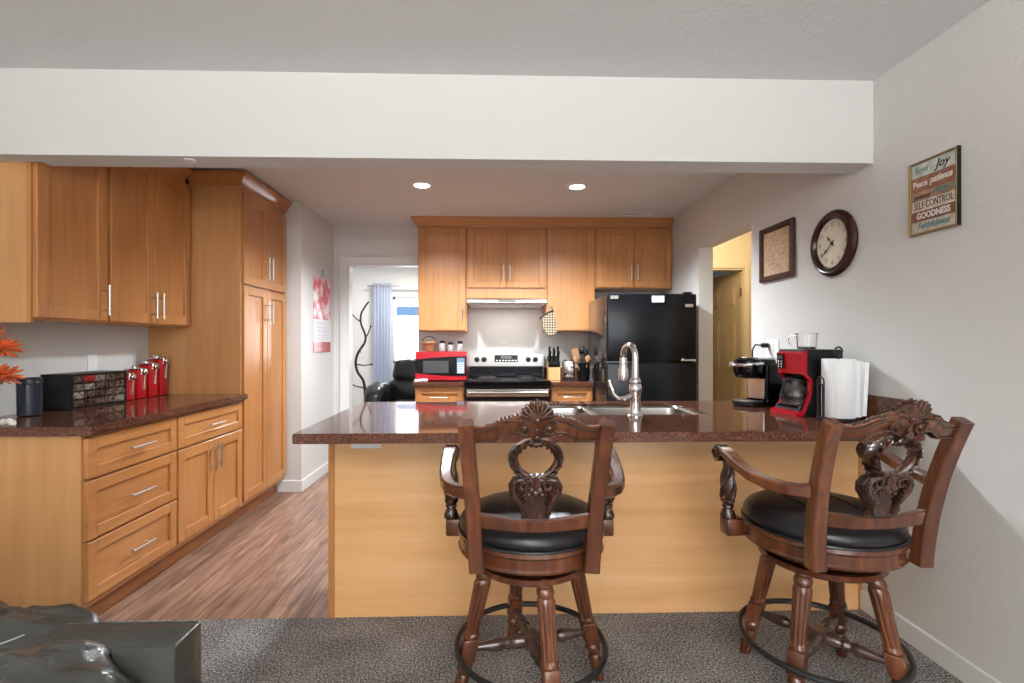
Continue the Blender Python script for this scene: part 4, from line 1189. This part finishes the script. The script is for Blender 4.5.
sgn('Peace', 1, -.058, .036, 'whitetext', width=.8, bold=.0004); sgn('patience', 1, .034, .038, 'whitetext', shear=.35, width=.74, bold=.0006, dv=.002)
sgn('gentleness', 2, -.05, .024, 'blacktext', shear=.3, width=.75, dv=-.004); sgn('KINDNESS', 2, .048, .026, 'tealtext', width=.72, bold=.0004)
sgn('SELF CONTROL', 3, 0, .040, 'blacktext', width=.62)
sgn('GOODNESS', 4, .0, .034, 'whitetext', width=.82, bold=.0010)
sgn('Faithfulness', 5, .0, .033, 'tealtext', shear=.35, width=.92, bold=.0008, dv=.003)

# calendar on the wall stub
k = thing('wall_calendar', 'red and white wall calendar hanging on the wall stub beyond the pantry', 'calendar', (-1.60, 4.75, 1.50))
A2 = axes((0, 0, 0), (0, 1, 0), (0, 0, 1), (1, 0, 0))
def red_art():
    m, nt, p = nodes_of('calendar_picture')
    tc = nt.nodes.new('ShaderNodeTexCoord'); n = nt.nodes.new('ShaderNodeTexNoise'); n.inputs['Scale'].default_value = 9; n.inputs['Detail'].default_value = 4
    r = nt.nodes.new('ShaderNodeValToRGB'); r.color_ramp.elements[0].position = .42; r.color_ramp.elements[1].position = .60
    r.color_ramp.elements[0].color = (.62, .03, .06, 1); r.color_ramp.elements[1].color = (.85, .75, .74, 1)
    nt.links.new(tc.outputs['Object'], n.inputs['Vector']); nt.links.new(n.outputs['Fac'], r.inputs['Fac']); nt.links.new(r.outputs['Color'], p.inputs['Base Color']); p.inputs['Roughness'].default_value = .35
    return m
mb = MB(A2); mb.box(-.23, .23, -.03, .36, .002, .006); mb.build('picture', red_art(), k)
mb = MB(A2); mb.box(-.23, .23, -.24, -.031, .002, .005); pg = mb.build('month_page', M['paper'], k)
mb = MB(A2)
for r_ in range(6): mb.box(-.215, .215, -.235 + r_ * .036, -.2335 + r_ * .036, .005, .0055)
for q in range(8): mb.box(-.215 + q * .0614, -.2135 + q * .0614, -.235, -.055, .005, .0055)
for r_ in range(5):
    for q in range(7): mb.box(-.208 + q * .0614, -.190 + q * .0614, -.220 + r_ * .036, -.206 + r_ * .036, .005, .0055)
mb.build('date_grid', mat('grey_ink', (.45, .47, .55), .8), pg, 0)
mb = MB(A2); mb.box(-.23, .23, -.335, -.241, .002, .006); mb.build('bottom_strip', M['red_tin'], k)
mb = MB(A2); mb.tube([(-.05, .36, .004), (0, .43, .008), (.05, .36, .004)], .002, 6); mb.ball((0, .43, .006), .006, seg=8, rg=6); mb.build('hanger', M['iron'], k)

# ================================================================== LEFT COUNTER OBJECTS
k = thing('parts_organizer', 'black organizer box of small clear drawers on the left counter', 'organizer', (XL + .012, 2.665, CT + .001))
OW, OD, OH = .385, .165, .185
mb = MB(); mb.box(0, OD - .02, 0, OW, 0, OH, .002)
t_ = .008
mb.box(OD - .02, OD, 0, t_, 0, OH); mb.box(OD - .02, OD, OW - t_, OW, 0, OH); mb.box(OD - .02, OD, t_, OW - t_, 0, t_); mb.box(OD - .02, OD, t_, OW - t_, OH - t_, OH)
cw, chh = (OW - 2 * t_) / 5, (OH - 2 * t_) / 4
mb.build('case', M['black'], k)
cols = [(.06, .045, .035), (.10, .08, .065), (.045, .028, .022), (.16, .135, .11), (.075, .05, .04)]
dm = [mat('smoky_clear_drawer_' + 'abcde'[i], cc, .12, vary=.95, vscale=55) for i, cc in enumerate(cols)] + [mat('red_bits_drawer', (.25, .02, .02), .2, vary=.6, vscale=50)]
for r_ in range(4):
    for q in range(5):
        a_, b_ = t_ + q * cw + .003, t_ + (q + 1) * cw - .003; c_, d_ = t_ + r_ * chh + .003, t_ + (r_ + 1) * chh - .004
        mb = MB(); mb.box(OD - .019, OD - .004, a_, b_, c_, d_, .002); mb.box(OD - .004, OD + .008, (a_ + b_) / 2 - .012, (a_ + b_) / 2 + .012, c_ + .002, c_ + .008, .001)
        mb.build('drawer', dm[5] if (r_, q) == (3, 1) else dm[(r_ * 3 + q * 2) % 5], k)
# canisters
labs = ['shortest red canister of the set, partly behind the parts organizer', 'second-shortest red canister with a clipped-on spoon', 'second-tallest red canister with a clipped-on spoon', 'tallest red canister with a clipped-on spoon beside the pantry']
def canister(label, loc, h):
    k = thing('canister', label, 'canister', loc, PI / 2, 'red canisters on the left counter')
    mb = MB(); mb.box(-.042, .042, -.048, .048, 0, h, .008, None, 2); b = mb.build('body', M['red_tin'], k)
    mb = MB(); mb.box(-.040, .040, -.046, .046, h + .0005, h + .012, .006, None, 2); mb.cyl((0, 0, h + .010), (0, 0, h + .026), .022, .024, 18); mb.build('lid', M['chrome'], k)
    mb = MB(); mb.tube([(-.02, -.050, h - .025), (-.02, -.054, h - .012), (-.02, -.057, h + .004), (-.02, -.044, h + .016)], .003, 6); mb.ball((-.02, -.052, h - .025), .007, seg=8, rg=6); mb.build('clasp', M['chrome'], k)
    mb = MB(); mb.ball((.012, -.060, h - .012), .018, (1, .45, 1.1), None, 14, 8); mb.sweep_box([(.012, -.055, h - .03), (.010, -.053, h - .07), (.008, -.052, h - .125)], [.005, .0055, .007], [.002, .002, .002], (0, 1, 0), .3)
    mb.build('spoon', M['chrome'], k)
    return k
for i, (yy, hh_) in enumerate(((3.105, .155), (3.209, .180), (3.313, .208), (3.417, .24))):
    canister(labs[i], (-2.245, yy, CT + .001), hh_)
# dark crock, flowers, coral
k = thing('dark_jar', 'dark blue-black cylindrical jar left of the parts organizer', 'jar', (-2.225, 2.47, CT + .001))
mb = MB(); mb.lathe([(.040, 0), (.046, .004), (.048, .15), (.048, .178), (.044, .182), (.040, .178), (.038, .012), (.0, .010)], 36); mb.build('body', M['bluepot'], k)
mb = MB(); mb.lathe([(.0485, .150), (.050, .153), (.050, .160), (.0485, .163)], 36, cap=False); mb.build('band', M['bluepot'], k)
k = thing('flower_vase', 'grey-white vase of orange flowers at the left end of the counter', 'vase', (-2.245, 2.26, CT + .001))
mb = MB(); mb.lathe([(.035, 0), (.050, .004), (.066, .035), (.068, .06), (.055, .09), (.036, .105), (.038, .115), (.033, .115), (.03, .1), (.05, .05), (.0, .01)], 32); mb.build('body', M['vase'], k)
fl = [(.070, .02, .325, .074, .9), (.085, .0, .205, .080, -.2), (-.04, -.03, .29, .06, 0), (-.02, .05, .40, .06, 0), (.02, -.06, .15, .05, .5)]
for (fx, fy, fz_, fr, tl) in fl:
    mb = MB(); mb.tube([(0, 0, .02), (fx * .3, fy * .4, fz_ * .5), (fx * .85, fy, fz_ - .015)], .003, 6); stm = mb.build('stem', M['green'], k)
    mb = MB()
    for layer, (cnt, el, L) in enumerate(((14, -.55, .9), (16, -.1, 1.0), (15, .35, .95), (13, .7, .85), (10, 1.05, .7), (6, 1.35, .55))):
        for i in range(cnt):
            a = 2 * PI * (i + layer * .5) / cnt + random.uniform(-.15, .15); e_ = el + random.uniform(-.15, .15)
            dv = Vector((math.cos(a) * math.cos(e_), math.sin(a) * math.cos(e_), math.sin(e_)))
            q = dv.to_track_quat('Z', 'Y').to_matrix().to_4x4()
            mb.ball(Vector((fx, fy, fz_)) + dv * fr * L * .55, fr * L * .5, (.20, .12, 1.0), q, 8, 6)
    mb.build('flower', M['orange'], stm)
mb = MB()
for i in range(7):
    a = i * 2.4; dv = Vector((math.cos(a) * .8, math.sin(a) * .8, .5)).normalized()
    mb.ball(Vector((0, 0, .13)) + dv * .05, .045, (.3, .08, 1), dv.to_track_quat('Z', 'Y').to_matrix().to_4x4(), 8, 6)
mb.build('leaves', M['green'], k)
mb = MB(); pts = [(-.16 + .20 * i / 30, .012 * math.sin(i * .35), .014 + .003 * math.sin(i * .6)) for i in range(31)]
mb.tube(pts, [.011 + .0025 * math.sin(i * 1.6) for i in range(31)], 12)
mb.tube([(-.05, .0, .018), (-.06, .02, .024), (-.10, .035, .026)], [.009, .009, .006], 10)
tag(mb.build('coral_branch', M['coral'], None, 60), 'knobbly white coral branch lying on the left counter edge', 'ornament').location = (-2.055, 2.175, CT + .0005)

# ================================================================== CEILING FIXTURES
for (lx, ly, lab) in ((-.526, 3.77, 'round recessed ceiling light toward the pantry side'), (.644, 3.77, 'round recessed ceiling light toward the fridge side')):
    k = thing('recessed_light', lab, 'ceiling light', (lx, ly, ZC), 0, 'recessed kitchen ceiling lights')
    mb = MB(); mb.lathe([(.058, -.010), (.072, -.008), (.082, -.001), (.058, -.001)], 36, cap=False); mb.build('trim_ring', M['white'], k)
    mb = MB(); mb.lathe([(.0, -.008), (.058, -.008), (.058, -.002), (.0, -.002)], 36, cap=False); mb.build('lens', M['lamp'], k)
    d = bpy.data.lights.new('downlight', 'SPOT'); d.energy = 205; d.spot_size = math.radians(150); d.spot_blend = .7; d.shadow_soft_size = .06; d.color = (.89, .955, 1)
    o = bpy.data.objects.new('downlight', d); COL.objects.link(o); o.location = (lx, ly, ZC - .07)
hl = bpy.data.lights.new('hall_lamp', 'POINT'); hl.energy = 22; hl.color = (1, .88, .68); hl.shadow_soft_size = .1
ho = bpy.data.objects.new('hall_lamp', hl); COL.objects.link(ho); ho.location = (2.05, 4.35, 2.2)
k = thing('ceiling_vent', 'small white air vent in the kitchen ceiling above the fridge', 'vent', (1.325, 4.56, ZC))
mb = MB()
for (a_, b_, c_, d_) in ((-.16, .16, -.06, -.045), (-.16, .16, .045, .06), (-.16, -.145, -.045, .045), (.145, .16, -.045, .045)): mb.box(a_, b_, c_, d_, -.010, -.001, .002)
mb.build('frame', M['white'], k)
mb = MB()
for i in range(7): mb.box(-.145, .145, -.002, .012, -.0012, 0, 0, Matrix.Translation((0, -.04 + i * .0125, -.004)) @ Matrix.Rotation(.5, 4, 'X'))
mb.build('slats', M['white'], k)
mb = MB(); mb.box(-.145, .145, -.045, .045, -.0012, -.0002); mb.build('backing', M['black'], k)
k = thing('beam_hook', 'small white hook plate under the ceiling beam near the pantry', 'hook', (-1.345, 2.268, 2.066))
mb = MB(); mb.lathe([(.0, -.006), (.022, -.006), (.026, -.002), (.026, -.0005), (.0, -.0005)], 20, cap=False); mb.build('plate', M['white'], k)
mb = MB(); mb.tube([(0, 0, -.006), (0, 0, -.014), (.010, 0, -.022), (.02, 0, -.016)], .003, 6); mb.build('hook', M['steel'], k)

# ================================================================== FAR ROOM
k = thing('curtain', 'pale blue-grey curtain hanging beside the far window', 'curtain', (-1.585, 7.26, .12))
mb = MB(); rg = []
for r_ in range(3):
    z_ = (0, 1.0, 2.0)[r_]
    rg.append([(-.135 + .27 * i / 60, .03 * math.sin(i * 2 * PI / 10) , z_) for i in range(61)] + [(-.135 + .27 * (60 - i) / 60, .03 * math.sin((60 - i) * 2 * PI / 10) + .003, z_) for i in range(61)])
mb.rings(rg, True); mb.build('fabric', M['curtain'], k)
mb = MB()
for i in range(5): mb.lathe([(.017, -.003), (.022, -.003), (.022, .003), (.017, .003)], 16, Matrix.Translation((-.10 + .054 * i, -.034, 1.955)) @ Matrix.Rotation(PI / 2, 4, 'X'), cap=False)
mb.build('grommets', M['steel'], k)
mb = MB(); mb.cyl((-1.78, 7.26, 2.075), (.3, 7.26, 2.075), .010)
for xx in (-1.76, .27): mb.cyl((xx, 7.26, 2.075), (xx, 7.398, 2.075), .007)
mb.ball((-1.79, 7.26, 2.075), .018); tag(mb.build('curtain_rod', M['steel']), 'thin curtain rod above the far window', 'curtain rod')
# coat tree
k = thing('coat_tree', 'black branching metal coat tree in the far room doorway', 'coat rack', (-1.72, 6.62, 0))
tr = [(.04, 0, 0), (.05, 0, .5), (.03, 0, .72), (-.045, 0, .85), (-.065, 0, .98), (-.03, 0, 1.10), (.045, 0, 1.22), (.05, 0, 1.32), (-.0, 0, 1.46), (.0, 0, 1.58), (.05, 0, 1.68), (.095, 0, 1.74)]
def smooth_path(P_, n=6):
    out = []
    P_ = [Vector(p) for p in P_]
    for i in range(len(P_) - 1):
        p0, p1, p2, p3 = P_[max(i - 1, 0)], P_[i], P_[i + 1], P_[min(i + 2, len(P_) - 1)]
        for q in range(n):
            t = q / n
            out.append(.5 * ((2 * p1) + (p2 - p0) * t + (2 * p0 - 5 * p1 + 4 * p2 - p3) * t * t + (3 * p1 - p0 - 3 * p2 + p3) * t ** 3))
    out.append(P_[-1]); return out
sp = smooth_path([(a * 1.07, b, c_ * 1.03) for a, b, c_ in tr]); mb = MB(); mb.tube(sp, [.020 - .009 * i / len(sp) for i in range(len(sp))], 10); mb.build('trunk', M['iron'], k)
for (b0, b1) in (((.0, 0, 1.53), (-.12, -.03, 1.64)), ((.05, 0, 1.30), (.12, .03, 1.47)), ((-.06, 0, .97), (.14, .0, .97)), ((.04, 0, .66), (-.17, -.04, .74)), ((-.01, 0, 1.13), (.02, -.12, 1.17))):
    m_ = [(b0[i] + b1[i]) / 2 - (.015 if i == 2 else 0) for i in range(3)]
    mb = MB(); mb.tube([b0, m_, b1], [.010, .008, .007], 8); mb.ball(b1, .014, seg=10, rg=6); mb.build('branch', M['iron'], k)
mb = MB(); mb.lathe([(.02, .001), (.16, .002), (.17, .010), (.16, .020), (.03, .03)], 30, Matrix.Translation((.04, 0, 0))); mb.build('base', M['iron'], k)


def puff(mb, x0, x1, y0, y1, z0, z1, amp=.01, e=3.2, nu=36, nv=24, fs=9, seed=0):
    """soft stuffed cushion: super-ellipsoid with wrinkles"""
    cx_, cy_, cz_ = (x0 + x1) / 2, (y0 + y1) / 2, (z0 + z1) / 2
    a, b, c_ = (x1 - x0) / 2, (y1 - y0) / 2, (z1 - z0) / 2
    sg = lambda v, p: math.copysign(abs(v) ** p, v)
    rg = []
    for j in range(nv + 1):
        ph = -PI / 2 + PI * j / nv
        ph = max(-PI / 2 + .02, min(PI / 2 - .02, ph)); ring = []
        for i in range(nu):
            th = 2 * PI * i / nu; p = 2 / e
            v = Vector((a * sg(math.cos(ph), p) * sg(math.cos(th), p), b * sg(math.cos(ph), p) * sg(math.sin(th), p), c_ * sg(math.sin(ph), p)))
            n = noise.noise(Vector((v.x * fs + seed, v.y * fs, v.z * fs))) + .5 * noise.noise(Vector((v.x * fs * 2.3 + seed, v.y * fs * 2.3, v.z * fs * 2.3)))
            v += v.normalized() * amp * n
            ring.append((cx_ + v.x, cy_ + v.y, cz_ + v.z))
        rg.append(ring)
    mb.rings(rg, True)


k = thing('garden_fence', 'blurred blue-grey fence rail outside the far window', 'fence', (-1.9, 11.2, 0))
mb = MB(); mb.box(-1.2, 1.9, -.03, .03, 1.86, 2.06, .005); mb.build('top_rail', M['rail'], k)
for xx in (-1.0, .35, 1.7):
    mb = MB(); mb.box(xx - .05, xx + .05, -.04, .04, 0, 1.86, .005); mb.build('post', M['blind'], k)
k = thing('recliner', 'puffy dark leather recliner seen through the far doorway', 'recliner', (-1.0, 5.95, 0))
mb = MB(); mb.box(-.36, .36, -.35, .40, .06, .42, .03, None, 3); mb.build('base', M['leather'], k)
mb = MB(); puff(mb, -.30, .32, .12, .42, .50, .82, .02); mb.build('back_cushion', M['leather'], k, 80)
mb = MB(); puff(mb, -.22, .34, .14, .44, .74, 1.06, .025, seed=3); mb.build('head_cushion', M['leather'], k, 80)
mb = MB(); puff(mb, -.46, -.20, -.38, .34, .36, .78, .02, seed=5); mb.build('arm', M['leather'], k, 80)
mb = MB(); puff(mb, .20, .44, -.38, .34, .30, .68, .015, seed=7); mb.build('arm', M['leather'], k, 80)
mb = MB(); puff(mb, -.24, .24, -.40, .20, .38, .58, .015, seed=9); mb.build('seat', M['leather'], k, 80)

# ================================================================== SOFA (near left)
k = thing('sofa', 'grey leather sofa with a slouching cushion at the lower left', 'sofa', (-.652, 1.145, 0))
# local: right outer face at x=0, back outer face at y=0, running left and toward the camera
SZ = .625
mb = MB(); mb.box(-1.7, 0, -.095, 0, .06, SZ, .007, None, 2); bf = mb.build('back_frame', M['sofa'], k)
mb = MB()
for (yy, zz) in ((-.004, SZ - .002), (-.091, SZ - .002)): mb.tube([(-1.69, yy, zz), (-.006, yy, zz)], .0035, 6)
mb.tube([(-.004, -.092, SZ - .004), (-.004, -.092, .08)], .0035, 6); mb.tube([(-.004, -.004, SZ - .003), (-.004, -.091, SZ - .003)], .0035, 6)
mb.build('piping', M['sofa'], bf)
mb = MB(); puff(mb, -.24, -.01, -.70, -.098, .06, .47, .008, 5, 40, 24); mb.build('arm', M['sofa'], k, 80)
mb = MB(); mb.box(-1.7, -.25, -.62, -.098, .06, .33, .01); mb.build('seat_base', M['sofa'], k)


def slouch(i, j, nu, nv):
    """head cushion sagging over the top of the back frame; returns a point on its skin"""
    u = 2 * PI * i / nu; ph = -PI / 2 + .03 + (PI - .06) * j / nv
    sg = lambda v, p: math.copysign(abs(v) ** p, v)
    p = 2 / 2.8
    v = Vector((.47 * sg(math.cos(ph), p) * sg(math.cos(u), p), .175 * sg(math.cos(ph), p) * sg(math.sin(u), p), .20 * sg(math.sin(ph), p)))
    c_ = Vector((-.610, -.100, .472))
    # the right end droops forward, the top leans back over the frame
    v.y += .10 * (v.z / .20) - .07 * max(0, v.x / .47) ** 2
    v.z -= .055 * max(0, v.x / .47) ** 3 + .02 * math.sin(v.x * 7)
    n_ = noise.noise(v * 5 + Vector((3, 1, 7))) * .024 + noise.noise(Vector((v.x * 8 + v.z * 9, v.y * 22, v.z * 8))) * .020 + noise.noise(Vector((v.x * 22 + v.z * 18, v.y * 30, v.z * 12 + 4))) * .007 + noise.noise(v * 30) * .0025
    rid = lambda q: (1 - abs(noise.noise(q))) ** 4
    n_ += .016 * rid(Vector((v.x * 7 + v.z * 9, v.y * 5, v.z * 3 + 2))) + .010 * rid(Vector((v.x * 17 - v.z * 12, v.y * 9 + 5, v.z * 8))) - .008
    e_ = v - Vector((.41, .06, .13)); th = math.atan2(e_.y * 1.2 + e_.z * .8, -e_.x + 1e-6); dd = e_.length
    n_ += .017 * noise.noise(Vector((th * 4.2, dd * 3, 1.5))) * min(1, dd * 14) * math.exp(-dd * 1.5)
    n_ += .010 * (1 - abs(noise.noise(Vector((th * 7.5 + 4, dd * 6, 8.5)))) * 2) * min(1, dd * 14) * math.exp(-dd * 2)
    n_ += .006 * noise.noise(v * 26 + Vector((5, 2, 3)))
    fold = -.018 * math.exp(-((v.x - .28 + v.z * .7) / .022) ** 2) - .012 * math.exp(-((v.x - .05 + v.z * 1.1) / .03) ** 2)
    return c_ + v + v.normalized() * (n_ + fold)


nu, nv = 110, 56
mb = MB(); mb.rings([[tuple(slouch(i, j, nu, nv)) for i in range(nu)] for j in range(nv + 1)], True); cu = mb.build('back_cushion', M['sofa'], k, 80)
def skin(i, j, off):
    p0 = slouch(i, j, nu, nv); n_ = (slouch(i + 1, j, nu, nv) - slouch(i - 1, j, nu, nv)).cross(slouch(i, j + 1, nu, nv) - slouch(i, j - 1, nu, nv)).normalized()
    if n_.dot(p0 - Vector((-.610, -.100, .472))) < 0: n_ = -n_
    return tuple(p0 + n_ * off)
mb = MB(); mb.tube([skin(i, 48, .0012) for i in range(56, 109)], .0014, 6); mb.build('seam', M['stitch'], cu)
mb = MB()
puff(mb, -.40, -.045, -.34, -.04, .34, .655, .016, 2.4, 72, 48, 11, 4)
for q in mb.bm.verts:
    d_ = Vector((q.co.x + .33, q.co.y + .10, q.co.z - .62)); th = math.atan2(d_.x, -d_.z - d_.y)
    q.co += d_.normalized() * (.012 * noise.noise(Vector((th * 5, d_.length * 3, 2))) + .007 * noise.noise(Vector((th * 11, d_.length * 5, 7)))) * min(1, d_.length * 9)
mb.build('lower_cushion', M['sofa'], k, 80)
mb = MB(); puff(mb, -.98, -.44, -.66, -.30, .33, .47, .012, 3.4, 48, 30, 6, 8); mb.build('seat_cushion', M['sofa'], k, 80)
